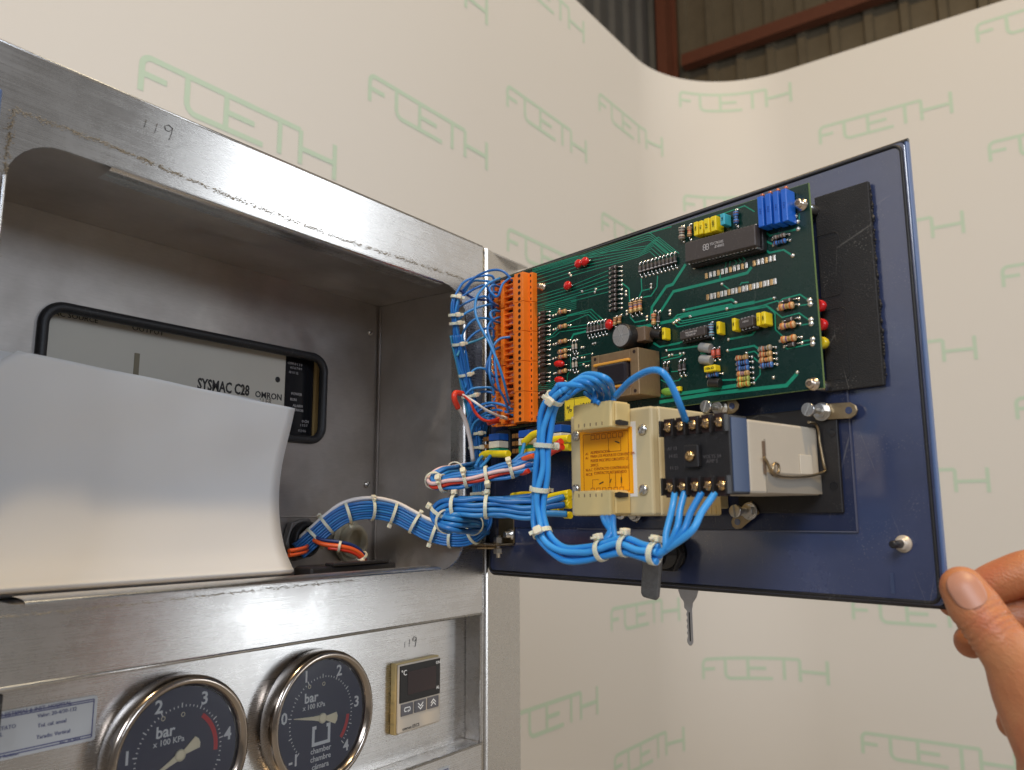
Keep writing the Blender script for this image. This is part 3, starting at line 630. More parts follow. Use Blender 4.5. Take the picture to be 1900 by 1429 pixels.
# ------------------------------------------------------------------ data plate
A = fr(181, 1288, PY); B = fr(176, 1372, PY); pw = .098; phh = A.z - B.z
t = thing('data_plate', 'small silver data plate with blue ruled print left of the gauges', 'plate', T(A.x, PY - .0001, A.z) @ FRONT)
MB().prism(rrect(-pw, 0, -phh, 0, .0018, 4), 0, .0004).build('plate', M_PLATE, t)
mb = MB(); e = .0018
for yy in (-e, -phh * .13, -phh * .86, -phh + e): mb.strip([(-pw + e, yy), (-e, yy)], .0005, .0004, .0001)
for xx in (-e, -pw + e): mb.strip([(xx, -e), (xx, -phh + e)], .0005, .0004, .0001)
mb.build('ruled_lines', M_INKB, t)
for s, x, y, h in (('BSD SISTEMAS & INST. HOSPITAL', -.030, -.075, .0025), ('REF. TS 2126', -.052, -.235, .0025), ('ELEM. TERMOSTATO', -.048, -.35, .0025), ('TOL. CAL. ANUAL', -.052, -.47, .0025), ('Valor: 20-4/30-132', -.019, -.23, .0025), ('Tol. cal. anual', -.021, -.44, .0025), ('Tarado: Vertical', -.020, -.68, .0025), ('Cal. Revision', -.040, -.925, .0020), ('No. 10-2016', -.012, -.90, .0020)):
    text(s, h, x, phh * y, .0005, M_INKB, t, sx=.95)
bk_ = fr(2, 1330, .012); tag(MB().box(bk_.x - .02, bk_.x, -.004, .016, 0, .006).build('rocker_switch', M_BLACK, None, .001, M=T(0, PY - .0001, bk_.z - .006) @ FRONT), 'black rocker switch edge just left of the data plate', 'switch')
A = fr(833, 1419, 0); mb = MB().prism(rrect(A.x - .012, A.x, A.z - .03, A.z, .001, 3), 0, .0003); t = mb.build('rail_label', M_PLATE, None, M=T(0, -.0001, 0) @ FRONT); tag(t, 'silver label corner on the lower rail under the temperature controller', 'label')
mb = MB(); mb.strip([(A.x - .011, A.z - .002), (A.x - .0015, A.z - .002), (A.x - .0015, A.z - .02)], .0006, .0003, .0001); mb.build('ruled_lines', M_INKB, t)

# ================================================================== door
DW, DZ1, DZ0 = .3417, -.0293, -.2643
DR = thing('open_door', 'dark blue cabinet door swung open, its inner side carrying the electronics', 'door', DOOR)
pan = rrect(.0025, DW - .0026, DZ0 + .0012, DZ1 - .0012, .003, 6)
MB().prism(pan, -.0035, 0).build('panel', M_BLUE, DR, .0004)
def ringtube(poly, z, r, name, m, parent):
    pts = [Vector((x, y, z)) for x, y in poly]; pts.append(pts[0].copy()); return MB().tube(pts, r, 0, 8, caps=False).build(name, m, parent)
ringtube(rrect(.003, DW - .0045, DZ0 + .0025, DZ1 - .0025, .0045, 6), .0002, .0009, 'edge_seal', M_RUBBER, DR)
mb = MB(); mb.box(DW - .0026, DW - .0010, DZ0 + .0020, DZ1 - .0020, -.0030, .0006); mb.build('outer_edge', M_EDGEB, DR, .0006)
op = [(DW - .0014, DZ1 - .0010)] + [(x, y) for x, y in rrect(.0010, DW + .02, DZ0 + .0006, DZ1 - .0006, .006, 6) if x < .03] + [(DW - .0014, DZ0 + .0010)]
MB().tube([(x, y, -.0020) for x, y in op], .0014, 0, 8).build('edge_seal', M_BLACK, DR)
# smoked sheet behind the devices and black pad behind the board
u1, v1 = uv(1569, 728, .0012); u2, v2 = uv(1590, 985, .0012)
MB().box(.012, u2 - .0002, v2, -.052, .0002, .0014).build('smoked_sheet', M_SHEET, DR, .0003)
mb = MB(); mb.box(u2, u2 + .0004, v2 - .0006, -.152, .0002, .0016); mb.box(.10, u2 + .0004, v2 - .0007, v2 - .0001, .0002, .0016); mb.build('sheet_edge', mat('sheet_edge', (.11, .12, .18), .3), DR)
a = uv(1607, 350, .003); b = uv(1642, 714, .003)
MB().box(.2905, b[0], b[1], -.0475, .0015, .0042).build('black_pad', M_PAD, DR, .0004)
rough = MB()
for k in range(60):
    z = -.05 - k / 60 * .104; s = random.uniform(.0003, .0011); rough.ell((b[0] + random.uniform(-.0004, .0006), z, .002), s, s * 1.6, s * .6, 0, None, 5, 3)
rough.build('torn_foam_edge', M_PAD, DR)['kind'] = 'stuff'
# display housing between pad and board
MB().box(.236, .2865, -.148, -.064, .0044, .0150).build('display_housing', M_BLACK, DR, .0008)
ringtube(rrect(.284, .303, -.105, -.070, .003, 4), .0043, .00018, 'pressed_line', M_PAD, DR); ringtube(rrect(.284, .304, -.150, -.112, .003, 4), .0043, .00018, 'pressed_line', M_PAD, DR)
# stud with washer in the free corner
p = uv(1672, 1009, .003); mb = MB(); M = T(p[0], p[1]); mb.lathe([(.0042, 0), (.0042, .0010), (.0030, .0010), (.0030, .0036), (.0022, .0040)], 20, 0, M); so = mb.build('stud_washer', mat('cream_nut', (.62, .55, .46), .4, .3), DR)
MB().lathe([(.0019, .003), (.0019, .012), (.0012, .0126)], 12, 0, M).build('stud', M_BLACK, so)
# faint scratch marks left on the paint
mb = MB()
p = uv(1655, 1078, .0005); mb.box(p[0] - .0009, p[0] + .0009, p[1] - .006, p[1] + .004, .0001, .0003); mb.build('tape_mark', mat('scuff', (.05, .07, .14), .5), DR)
# cam lock: barrel nut, cam blade and ring
lu, lz = uv(1226, 1026, .012); LKT = thing('cam_lock', 'black cam lock on the door below the relay wires with a hanging grey cam blade', 'lock', DOOR @ T(lu, lz))
MB().lathe([(.0105, .0001), (.0105, .004), (.0095, .004), (.0095, .012), (.0085, .0125), (.0085, .017)], 28, 0).build('barrel', M_BLACKG, LKT)
MB().prism([(.0125 * math.cos(math.radians(60 * k)), .0125 * math.sin(math.radians(60 * k))) for k in range(6)], .004, .0085).build('nut', M_BLACK, LKT, .0006)
cam_p = [(-.0075, .006), (.0075, .006), (.0085, -.004), (.0078, -.026), (.006, -.0285), (-.006, -.0285), (-.0080, -.026), (-.0085, -.004)]
MB().prism([(x * .85 - .0005, y * .95) for x, y in cam_p], .0172, .0200, 0, Matrix.Rotation(-.13, 4, 'Z')).build('cam_blade', mat('cast_grey', (.17, .17, .17), .45, .5, var=.4, vscale=300, bump=.5, bscale=700), LKT, .0012)
MB().lathe([(.0052, .0201), (.0052, .0225), (.003, .0235)], 6, 0).build('cam_screw', M_ZINC, LKT)
# key hanging from the outer side of the lock
kp = dw(1277, 1094, -.030); ku = (kp - DO).dot(DH); KT = thing('key', 'small grey metal key hanging below the door edge', 'key', DOOR @ T(ku, kp.z + .006, -.030) @ Matrix.Rotation(.75, 4, 'Y'))
bow = [(-.0060, .010), (.0060, .010)] + [(.0066 * math.cos(a), -.004 + .012 * math.sin(a)) for a in [math.radians(t) for t in (10, -15, -40, -60)]] + [(.0026, -.0155), (.0024, -.0185)] + [(.0020, -.0188), (.0020, -.042), (.0008, -.0442), (-.0008, -.0442), (-.0019, -.042)] + [(-.0019 + (.0007 if k % 2 else 0), -.040 + k * .0021) for k in range(10)] + [(-.0030, -.0188), (-.0030, -.0155)] + [(.0066 * math.cos(a), -.004 + .012 * math.sin(a)) for a in [math.radians(t) for t in (240, 220, 195, 170)]]
bow = [(x, y * .92) for x, y in bow]; MB().prism(bow, -.001, .001).build('blade', mat('key_metal', (.50, .49, .48), .38, .85, var=.15, vscale=300), KT, .0003)
MB().box(-.0004, .0004, -.038, -.020, .0008, .00115).build('groove', M_BLACK, KT)
text('GTT', .0034, 0, .001, .00105, M_INK, KT, rot=.5)
# stay / hinge bracket at the lower hinge corner
hb = thing('hinge_bracket', 'angled zinc hinge bracket with two bolts at the lower hinge corner', 'bracket', DOOR)
a = uv(951, 965, .003); b = uv(951, 1008, .003)
MB().box(a[0] - .018, a[0], b[1], a[1] + .016, .0003, .0018).build('upright_plate', M_YZINC, hb, .0004)
MB().box(a[0] - .034, a[0] - .001, b[1] - .0016, b[1] - .0001, .0003, .020).build('shelf_plate', M_YZINC, hb, .0004)
p = uv(940, 992, .006); MB().lathe([(.0044, .0018), (.0044, .0032), (.0026, .0034), (.0026, .0075), (.0018, .008)], 16, 0, T(*p)).build('bolt', M_ZINC, hb)
q = uv(925, 1004, .010)
for y0, y1, nm in ((b[1], b[1] + .0045, 'nut'), (b[1] - .0075, b[1] - .0035, 'nut')):
    MB().prism([(.0038 * math.cos(math.radians(60 * k)), .0038 * math.sin(math.radians(60 * k))) for k in range(6)], 0, y1 - y0, 0, T(q[0], y0, .010) @ Matrix.Rotation(-math.pi / 2, 4, 'X')).build(nm, M_ZINC, hb, .0003)
mb = MB(); mb.cyl((q[0], b[1] - .0105, .010), (q[0], b[1] + .006, .010), .0017); mb.build('bolt', M_ZINC, hb)
rod = [fr(820, 1013, .03), fr(870, 1016, .01), dw(925, 1016, .010)]
MB().tube(rod, .0010, 0, 8).build('stay_rod', M_YZINC, hb, world=True)

# ================================================================== circuit board
HP = .0180                                            # component side above the door
PB = thing('circuit_board', 'green printed circuit board full of small components, mounted on the open door', 'circuit board', DOOR @ T(0, 0, HP))
def pc(r, X, Y, h=0.0): return Vector(uv(*g(r, X, Y), HP + h))
ptl = Vector(uv(1001, 494, HP)); ptr = Vector(uv(1499, 339.5, HP)); pbr = Vector(uv(1528, 718.5, HP)); pbl = Vector((.046, -.1555))
tl = Vector((.046, ptl.y + (ptl.y - ptr.y) / (ptr.x - ptl.x) * (ptl.x - .046)))
MB().prism([tuple(pbl), tuple(pbr), tuple(ptr), tuple(tl)], -.0016, 0, 0).build('board', [M_PCB], PB)
ed = MB(); ed.strip([pbl, pbr, ptr, tl], .0005, -.0014, .0012); ed.build('board_edge', M_FR4, PB)
# ---- copper traces under the mask
TR = []
def tr_(r, w, *pts): TR.append((r, w, pts))
for k in range(6):   # bus fanning from the connector to the upper diode banks
    tr_(1, 5, (330, 1110 - k * 27), (640, 1000 - k * 25 + 10), (1060 + k * 14, 880 - k * 16 + 12), (1150 + k * 12, 850 - k * 20), (1230 + k * 25, 925 - k * 12))
for k in range(4): tr_(1, 5, (330, 1170 + k * 22), (600, 1090 + k * 22), (860, 985 + k * 30))
for k in range(4): tr_(1, 5, (330, 1010 - k * 8), (700, 900 - k * 10), (1140, 770 - k * 16), (1160, 775 - k * 16), (1280 + k * 15, 880 - k * 8))
tr_(1, 6, (420, 1230), (640, 1160), (860, 1100)); tr_(1, 5, (600, 1200), (870, 1130)); tr_(1, 6, (460, 1330), (740, 1255), (830, 1330)); tr_(1, 6, (480, 1390), (720, 1290), (800, 1360))
tr_(1, 10, (955, 1070), (1005, 1110), (1015, 1310), (1045, 1345), (1120, 1330)); tr_(1, 10, (1090, 1030), (1095, 1120), (1075, 1170)); tr_(1, 10, (1205, 1020), (1200, 1100), (1160, 1160), (1105, 1170)); tr_(1, 9, (1095, 1125), (1155, 1110))
tr_(1, 22, (1160, 1320), (1165, 1240), (1265, 1095), (1310, 1080), (1400, 940)); tr_(1, 20, (1225, 1270), (1315, 1130), (1640, 1050), (1830, 1000), (1860, 960)); tr_(1, 12, (1640, 1005), (1640, 1050))
tr_(1, 22, (1000, 1385), (1100, 1375), (1300, 1335), (1390, 1300), (1880, 1205)); tr_(1, 16, (1390, 1260), (1720, 1185), (1750, 1205)); tr_(1, 8, (1655, 1078), (1705, 1115)); tr_(1, 8, (1780, 1085), (1790, 1070), (1840, 1065))
tr_(4, 12, (290, 148), (660, 65), (698, 88)); tr_(4, 12, (130, 240), (205, 220), (240, 185), (660, 100), (685, 125), (995, 52)); tr_(4, 9, (340, 198), (625, 138)); tr_(4, 9, (255, 222), (280, 232), (930, 108), (970, 135), (1055, 205), (1190, 170), (1280, 235))
tr_(4, 9, (235, 235), (265, 252), (940, 120), (1000, 170), (1005, 300), (1080, 370)); tr_(4, 9, (210, 245), (240, 278), (640, 195), (1020, 75), (1040, 90)); tr_(4, 10, (1030, 90), (1060, 60), (1195, 25), (1270, 75)); tr_(4, 8, (1190, 112), (1275, 100)); tr_(4, 8, (1200, 265), (1285, 250)); tr_(4, 8, (1215, 390), (1290, 378)); tr_(4, 9, (1070, 432), (1100, 450), (1290, 408))
tr_(4, 14, (640, 375), (820, 340), (850, 310)); tr_(4, 14, (632, 462), (840, 425), (880, 455)); tr_(4, 9, (780, 482), (840, 468), (880, 500)); tr_(4, 10, (835, 517), (870, 550)); tr_(4, 8, (885, 590), (885, 650), (840, 705)); tr_(4, 10, (60, 400), (100, 435), (280, 395)); tr_(4, 14, (155, 462), (420, 425)); tr_(4, 9, (130, 540), (260, 510), (290, 485)); tr_(4, 8, (190, 628), (265, 622)); tr_(4, 8, (110, 690), (150, 712), (250, 695), (280, 660)); tr_(4, 12, (560, 695), (700, 688)); tr_(4, 26, (100, 820), (400, 780), (700, 735)); tr_(4, 26, (100, 865), (500, 800), (1090, 735), (1175, 640)); tr_(4, 20, (420, 480), (450, 490), (480, 520))
tr_(2, 10, (680, 460), (765, 500)); tr_(2, 11, (700, 415), (745, 445), (910, 405)); tr_(2, 10, (690, 510), (740, 548), (825, 530), (880, 565)); tr_(2, 6, (330, 360), (590, 265), (650, 300)); tr_(2, 6, (10, 430), (150, 390)); tr_(2, 6, (920, 310), (920, 350)); 
for k in range(5): tr_(2, 5, (478 + k * 25, 605 - k * 8), (495 + k * 25 - (18 if k in (0, 1) else 0), 625 - k * 8), (470 + k * 28, 645 - k * 10))
tr_(6, 12, (500, 180), (840, 95), (980, 230)); tr_(6, 11, (520, 190), (820, 130), (930, 240)); tr_(6, 12, (80, 320), (300, 270), (520, 210)); tr_(6, 11, (200, 480), (320, 440), (400, 360), (780, 300)); tr_(6, 11, (230, 500), (360, 450), (420, 395), (780, 345)); tr_(6, 30, (570, 490), (600, 430), (790, 385)); tr_(6, 9, (440, 610), (600, 580)); tr_(6, 8, (660, 720), (840, 680)); tr_(6, 8, (640, 815), (830, 780)); tr_(6, 9, (560, 720), (570, 900), (520, 960), (520, 1080)); tr_(6, 9, (680, 840), (730, 830))
for k in range(7): tr_(6, 7, (75, 60 + k * 26 - k * k), (380, 0 + k * 26), (640, -60 + k * 24))
for k in range(5): tr_(6, 7, (70, 640 + k * 34), (130, 700 + k * 34), (150, 720 + k * 40))
for k in range(5): tr_(6, 7, (60, 1000 + k * 30), (110, 1080 + k * 24), (320, 1060 + k * 26), (420, 980 + k * 34))
tr_(3, 14, (1060, 320), (1110, 350), (1270, 320)); tr_(3, 9, (1120, 440), (1190, 420), (1300, 405)); tr_(3, 20, (1250, 720), (1700, 655))
tm = MB()
for i, (r, w, pts) in enumerate(TR):
    pp = [pc(r, *q) for q in pts]; ww = w * RG[r][2] / 1506 * .50
    tm.strip(pp, ww, .00002 + .00001 * (i % 7), .00008)
tm.build('traces', M_TRACE, PB)
# ---- solder pads
pads = []
def pad(r, X, Y, d=.0011): pads.append((pc(r, X, Y), d))
for X, Y in ((1390, 1260), (1750, 1205), (1655, 1078), (1690, 1250), (1435, 1305), (1335, 1335), (1320, 1350), (1355, 1325), (1160, 1080), (1160, 1105), (985, 1130), (985, 1155), (775, 1115), (768, 1135), (680, 1130), (590, 1005), (600, 1020), (990, 1268), (990, 1290), (1130, 1308), (1130, 1330), (1290, 1265), (1290, 1290), (1165, 1320), (1460, 965)): pad(1, X, Y)
for X, Y in ((698, 88), (995, 52), (290, 148), (625, 138), (340, 198), (255, 222), (235, 236), (210, 247), (640, 375), (632, 462), (155, 462), (780, 482), (1175, 633), (183, 155), (183, 180), (200, 495), (175, 502), (262, 487), (290, 483), (990, 673)): pad(4, X, Y)
for X, Y in ((1270, 70), (1275, 102), (1280, 222), (1282, 254), (1293, 375), (1293, 410)): pad(4, X, Y, .0016)
for X, Y in ((912, 405), (880, 565), (910, 360), (896, 328), (692, 510)): pad(2, X, Y, .0014)
for X, Y in ((335, 183), (370, 170), (340, 370), (370, 362), (340, 565), (372, 553), (335, 755), (370, 742), (345, 950), (372, 943), (710, 605), (742, 598), (862, 555), (895, 545), (715, 742), (750, 738), (770, 855), (803, 848), (735, 830), (855, 690), (800, 940), (85, 935), (65, 1145), (210, 1305), (420, 97)): pad(6, X, Y, .0010)
pm = MB()
for p, d in pads: pm.lathe([(d, 0), (d, .0003), (d * .6, .0009), (d * .25, .0011)], 8, 0, T(p.x, p.y))
pm.build('solder_pads', M_SOLDER, PB)['kind'] = 'stuff'
# rows of flat display pins
for (xa, ya, xb, yb_, n) in ((362, 688, 770, 580, 18), (370, 817, 775, 721, 20)):
    for k in range(n):
        p = pc(2, xa + (xb - xa) * k / (n - 1), ya + (yb_ - ya) * k / (n - 1))
        if (xa, k) == (362, 11): continue
        MB().box(p.x - .0009, p.x + .0009, p.y - .0018, p.y + .0018, 0, .0007).build('display_pin', M_SOLDER if (k * 7) % 3 else mat('gold_pin', (.70, .46, .22), .3, 1), PB, .0003)
# ---- axial components
CACHE = {}
def axial(kind, a, b, col, r, bl, hgt, bands=None, name='resistor'):
    a = Vector((a.x, a.y, 0)); b = Vector((b.x, b.y, 0)); d = b - a; Ln = d.length; ax = d.normalized(); c = (a + b) / 2; bl = min(bl, Ln * .8)
    M = Matrix.Translation(Vector((c.x, c.y, hgt))) @ Matrix.Rotation(math.atan2(ax.y, ax.x), 4, 'Z')
    mb = MB(); Rx = Matrix.Rotation(math.pi / 2, 4, 'Y'); x0 = -bl / 2
    if kind == 'res': prof = [(r * .55, 0), (r * .95, bl * .04), (r, bl * .10), (r, bl * .24), (r * .80, bl * .32), (r * .80, bl * .68), (r, bl * .76), (r, bl * .90), (r * .95, bl * .96), (r * .55, bl)]
    else: prof = [(r * .9, 0), (r, bl * .04), (r, bl * .96), (r * .9, bl)]
    mb.lathe(prof, 12, 0, T(x0, 0, 0) @ Rx)
    lr = .00033; h = Ln / 2
    lead = [(-h, 0, -hgt), (-h, 0, -hgt * .25), (-h + .0007, 0, 0), (-bl / 2, 0, 0)]
    mb.tube(lead, lr, 1, 6); mb.tube([(-x, y, z) for x, y, z in lead], lr, 1, 6)
    for sx in (-h, h): mb.lathe([(.00105, -hgt), (.0009, -hgt + .0004), (.0004, -hgt + .0010)], 8, 1, T(sx, 0, 0))
    o = mb.build(name, [col, M_LEAD], PB, M=M)
    if bands:
        bb = MB()
        for k, bi in enumerate(bands):
            t = (.16, .40, .58, .84)[k % 4]; rr = (r if t in (.16, .84) else r * .80) + .00006
            bb.lathe([(rr, bl * (t - .045)), (rr, bl * (t + .045))], 12, bi, T(x0, 0, 0) @ Rx, capa=False, capb=False)
        bb.build('colour_bands', M_BND, o)
    return o
def res(r, x1, y1, x2, y2, col=M_TAN, bands=(0, 2, 1, 4), rr=.00165, bl=.0072): return axial('res', pc(r, x1, y1), pc(r, x2, y2), col, rr, bl, rr + .0003, bands)
def dio(r, x1, y1, x2, y2, col=M_CHIP, band=M_PRINT, rr=.00115, bl=.0042, hg=.0016):
    o = axial('dio', pc(r, x1, y1), pc(r, x2, y2), col, rr, bl, hg, None, 'diode')
    bb = MB(); bb.lathe([(rr + .00008, bl * .28), (rr + .00008, bl * .40)], 12, 0, Matrix.Rotation(math.pi / 2, 4, 'Y'), capa=False, capb=False); bb.build('cathode_band', band, o); return o
for a in ((1025, 140, 1187, 106), (1035, 287, 1197, 256), (1040, 389, 1207, 360)): res(4, *a, bands=(1, 2, 4, 1), rr=.0019, bl=.0085)
dio(4, 1040, 92, 1186, 60); dio(4, 1062, 240, 1192, 210); dio(4, 1072, 432, 1212, 405)
res(4, 875, 460, 1007, 437, M_GREYR, (0, 1, 5, 4)); res(4, 876, 502, 1012, 485, M_TAN, (3, 1, 0, 4)); res(4, 880, 548, 1014, 528, M_TAN, (1, 0, 1, 4)); res(4, 886, 590, 1018, 570, M_BLUR, (0, 5, 5, 0))
res(4, 697, 530, 822, 512, M_TAN, (3, 1, 0, 4)); res(4, 703, 572, 826, 551, M_BLUR, (0, 5, 5, 0)); res(4, 707, 612, 830, 597, M_BLUR, (0, 5, 5, 0)); res(4, 708, 653, 831, 635, M_TAN, (1, 2, 2, 4)); res(4, 710, 693, 834, 678, M_LIME, (1, 1, 4, 0)); res(4, 710, 736, 838, 715, M_LIME, (3, 1, 4, 1))
res(4, 470, 664, 592, 643, M_BLUR, (0, 5, 5, 0))
for a in ((530, 443, 534, 542), (568, 437, 572, 535)): dio(4, *a, col=M_REDR, band=M_BND[5], rr=.0013, bl=.0045)
res(4, 515, 243, 522, 369, M_SKYR, (0, 2, 5, 0)); dio(4, 145, 556, 152, 690); dio(4, 175, 552, 166, 690); dio(4, 268, 540, 273, 662); dio(4, 300, 530, 306, 657)
res(1, 1190, 1268, 1190, 1387, M_TAN, (3, 0, 1, 4)); dio(1, 1222, 1270, 1218, 1385, M_CHIP)
for a in ((1030, 1190, 1032, 1306), (1062, 1180, 1064, 1297), (1092, 1173, 1094, 1290)): res(1, *a)
res(2, 225, 390, 226, 482, M_GREYR, (5, 0, 5, 0), .0021, .0088); res(2, 268, 378, 269, 472, M_TAN, (0, 3, 1, 0), .0015, .006); res(2, 547, 290, 551, 392, M_BLUR, (0, 5, 5, 0)); res(2, 757, 467, 860, 437, M_GREYR, (5, 0, 5, 0), .0013); res(2, 762, 502, 864, 473, M_BLUR, (0, 5, 5, 0), .0014)
for k in range(10): t = k / 9; dio(1, 1088 + 242 * t, 932 - 74 * t, 1097 + 245 * t, 1030 - 64 * t)
for k in range(10): t = k / 9; dio(1, 872, 970 + 292 * t, 955, 958 + 288 * t)
for a in ((405, 150, 556, 118), (405, 345, 560, 312), (405, 545, 562, 508), (405, 677, 562, 638), (408, 746, 562, 708), (405, 942, 562, 905)): res(6, *a)
for y in (130, 180, 230, 325, 380, 435, 520, 575, 635, 710, 770, 825, 940, 995, 1050, 1180, 1238): dio(6, 150, y + 26, 290, y, M_CHIP, M_CHIP)
for a in ((610, 512, 620, 692), (652, 502, 660, 686), (612, 745, 622, 937), (657, 735, 661, 927)): dio(6, *a, col=M_GREYR, rr=.0009, bl=.0035)
for k in range(6): t = k / 5; dio(3, 560 + 128 * t, 165 - 26 * t, 564 + 136 * t, 282 - 30 * t)
res(3, 778, 112, 770, 195, M_TAN, (0, 1, 0, 4), .0014, .005); res(3, 812, 103, 806, 182, M_TAN, (0, 1, 0, 4), .0014, .005)
# ---- dipped red and green capacitors
def blob(r, X, Y, rx, ry, ang, m, name='dipped_capacitor', h=.0030):
    c = pc(r, X, Y, h); M = Matrix.Translation((c.x, c.y, h)) @ Matrix.Rotation(ang, 4, 'Z'); mb = MB()
    mb.ell((0, 0, 0), rx, ry, .0020); mb.ell((rx * .55, -ry * .25, -.0003), rx * .42, ry * .5, .0013); mb.tube([(rx * .8, -ry * .3, 0), (rx * 1.2, -ry * .3, -.0010), (rx * 1.25, -ry * .3, -h)], .0003, 1, 6); mb.tube([(-rx * .5, -ry * .6, 0), (-rx * .5, -ry * .9, -.001), (-rx * .5, -ry, -h)], .0003, 1, 6)
    return mb.build(name, [m, M_LEAD], PB, M=M)
blob(1, 650, 935, .0034, .0030, .2, M_RED); blob(1, 695, 920, .0036, .0030, .2, M_RED); blob(1, 575, 1088, .0036, .0032, .1, M_RED); blob(3, 715, 175, .0033, .0036, 0, M_RED)
blob(6, 410, 818, .0052, .0024, -.12, M_RED); blob(6, 412, 1030, .0048, .0024, -.15, M_RED); blob(6, 405, 1113, .0040, .0023, -.1, M_RED); blob(4, 170, 782, .0058, .0024, -.12, M_GREEN)
# ---- box capacitors: front corner pixels of the top face
def boxcap(r, x0, y0, x1, y1, h, m, lbl=None, name='film_capacitor', turn=True):
    a = pc(r, x0, y0, h); b = pc(r, x1, y1, h); mb = MB(); u0, u1_ = sorted((a.x, b.x)); w0, w1 = sorted((a.y, b.y))
    mb.box(u0, u1_, w0, w1, .0006, h); o = mb.build(name, m, PB, .0005)
    if lbl:
        vert = (w1 - w0) > (u1_ - u0); s = min(u1_ - u0, w1 - w0)
        text(lbl, s * .55, (u0 + u1_) / 2, (w0 + w1) / 2, h + .0001, M_INK, o, rot=math.pi / 2 if vert else 0, sx=.9)
    return o
boxcap(2, 280, 365, 308, 440, .0075, M_YEL, '100n'); boxcap(2, 310, 358, 338, 432, .0075, M_YEL, '63 J'); boxcap(2, 342, 345, 378, 425, .0085, M_YEL, '0.47'); boxcap(2, 382, 332, 420, 412, .0085, M_YEL, '100V'); boxcap(2, 440, 315, 470, 375, .0075, M_CYAN, '1n0')
boxcap(4, 115, 285, 142, 372, .0065, M_YEL, '100n'); boxcap(4, 540, 237, 570, 330, .0065, M_YEL, '100n'); boxcap(4, 660, 212, 692, 305, .0065, M_YEL, '100n'); boxcap(4, 850, 170, 885, 265, .0085, M_YEL, '0.1 J'); boxcap(4, 888, 162, 925, 255, .0085, M_YEL, '250V'); boxcap(4, 443, 585, 535, 618, .0060, M_YEL, '100n 63'); boxcap(4, 200, 748, 262, 775, .0030, M_YEL)
# ---- trimmers
for x0, y0, x1, y1, sx, sy in ((663, 213, 707, 385, 690, 203), (710, 197, 754, 372, 735, 184), (757, 182, 802, 365, 781, 172), (805, 168, 850, 352, 827, 154)):
    a = pc(2, x0, y0, .0095); b = pc(2, x1, y1, .0095); w0, w1 = sorted((a.y, b.y)); o = MB().box(a.x, b.x, w0, w1, .0004, .0095).build('trimmer', M_TRIM, PB, .0004)
    MB().lathe([(.0011, 0), (.0011, .0016), (.0007, .0018)], 12, 0, T(a.x + (b.x - a.x) * .6, w1, .0070) @ Matrix.Rotation(-math.pi / 2, 4, 'X')).build('adjuster_screw', mat('adjuster', (.50, .16, .09), .35, .4), o)
    text('5 0 3', .0016, (a.x + b.x) / 2, (w0 + w1) / 2, .0096, mat('trim_print', (.006, .07, .36), .4), o, rot=math.pi / 2)
# ---- dual in line chips
def dil(r, TL, TR_, BL, n, h, sock, name, prints):
    a = pc(r, *TL, h); b = pc(r, *TR_, h); c = pc(r, *BL, h); ex = (b - a); Lx = ex.length; ang = math.atan2(ex.y, ex.x); Ly = abs((c - a).dot(Vector((-ex.y, ex.x)).normalized()))
    M = Matrix.Translation((a.x, a.y, 0)) @ Matrix.Rotation(ang, 4, 'Z'); t = h - sock
    o = MB().box(0, Lx, -Ly, 0, sock + .0008, h).build(name, M_CHIP, PB, .0005, M=M)
    if sock: MB().box(-.0006, Lx + .0010, -Ly - .0016, .0016, .0003, sock).build('socket', M_BLACK, o, .0003)
    for k in range(n):
        x = Lx * (k + .5) / n
        for sg, y in ((-1, -Ly), (1, 0)):
            MB().box(x - .00055, x + .00055, min(y, y + sg * .0009), max(y, y + sg * .0009), sock * .9, sock + t * .55).build('pin', M_LEAD, o)
            if sock: MB().box(x - .0004, x + .0004, min(y + sg * .0016, y + sg * .0019), max(y + sg * .0016, y + sg * .0019), .0004, .0016).build('socket_contact', M_HOLE, o)
    for s, fx, fy, sz in prints: text(s, sz, Lx * fx, -Ly * fy, h + .0001, M_PRINT, o, align='LEFT')
    return o, Lx, Ly, h
o, lx, ly, h = dil(2, (230, 487), (652, 374), (233, 606), 20, .0105, .0045, 'large_chip', (('TEC7650S', .37, .42, .0022), ('Z-8002', .44, .60, .0022)))
mb = MB()
for cx_, cy2 in ((-.0010, .0008), (.0010, .0008), (-.0010, -.0008), (.0010, -.0008)): mb.lathe([(.0011, 0), (.0011, .0001), (.0007, .0001), (.0007, 0)], 14, 0, T(lx * .315 + cx_, -ly * .50 + cy2, h + .0001), capa=False, capb=False)
mb.build('maker_emblem', M_PRINT, o)
dil(4, (255, 318), (450, 272), (265, 378), 7, .0068, .0032, 'logic_chip', (('THOMSON', .22, .36, .0017), ('TEA2014P', .24, .68, .0017))); mb = None
dil(4, (715, 222), (825, 193), (722, 293), 4, .0068, .0032, 'timer_chip', (('NE555', .28, .4, .0014),))
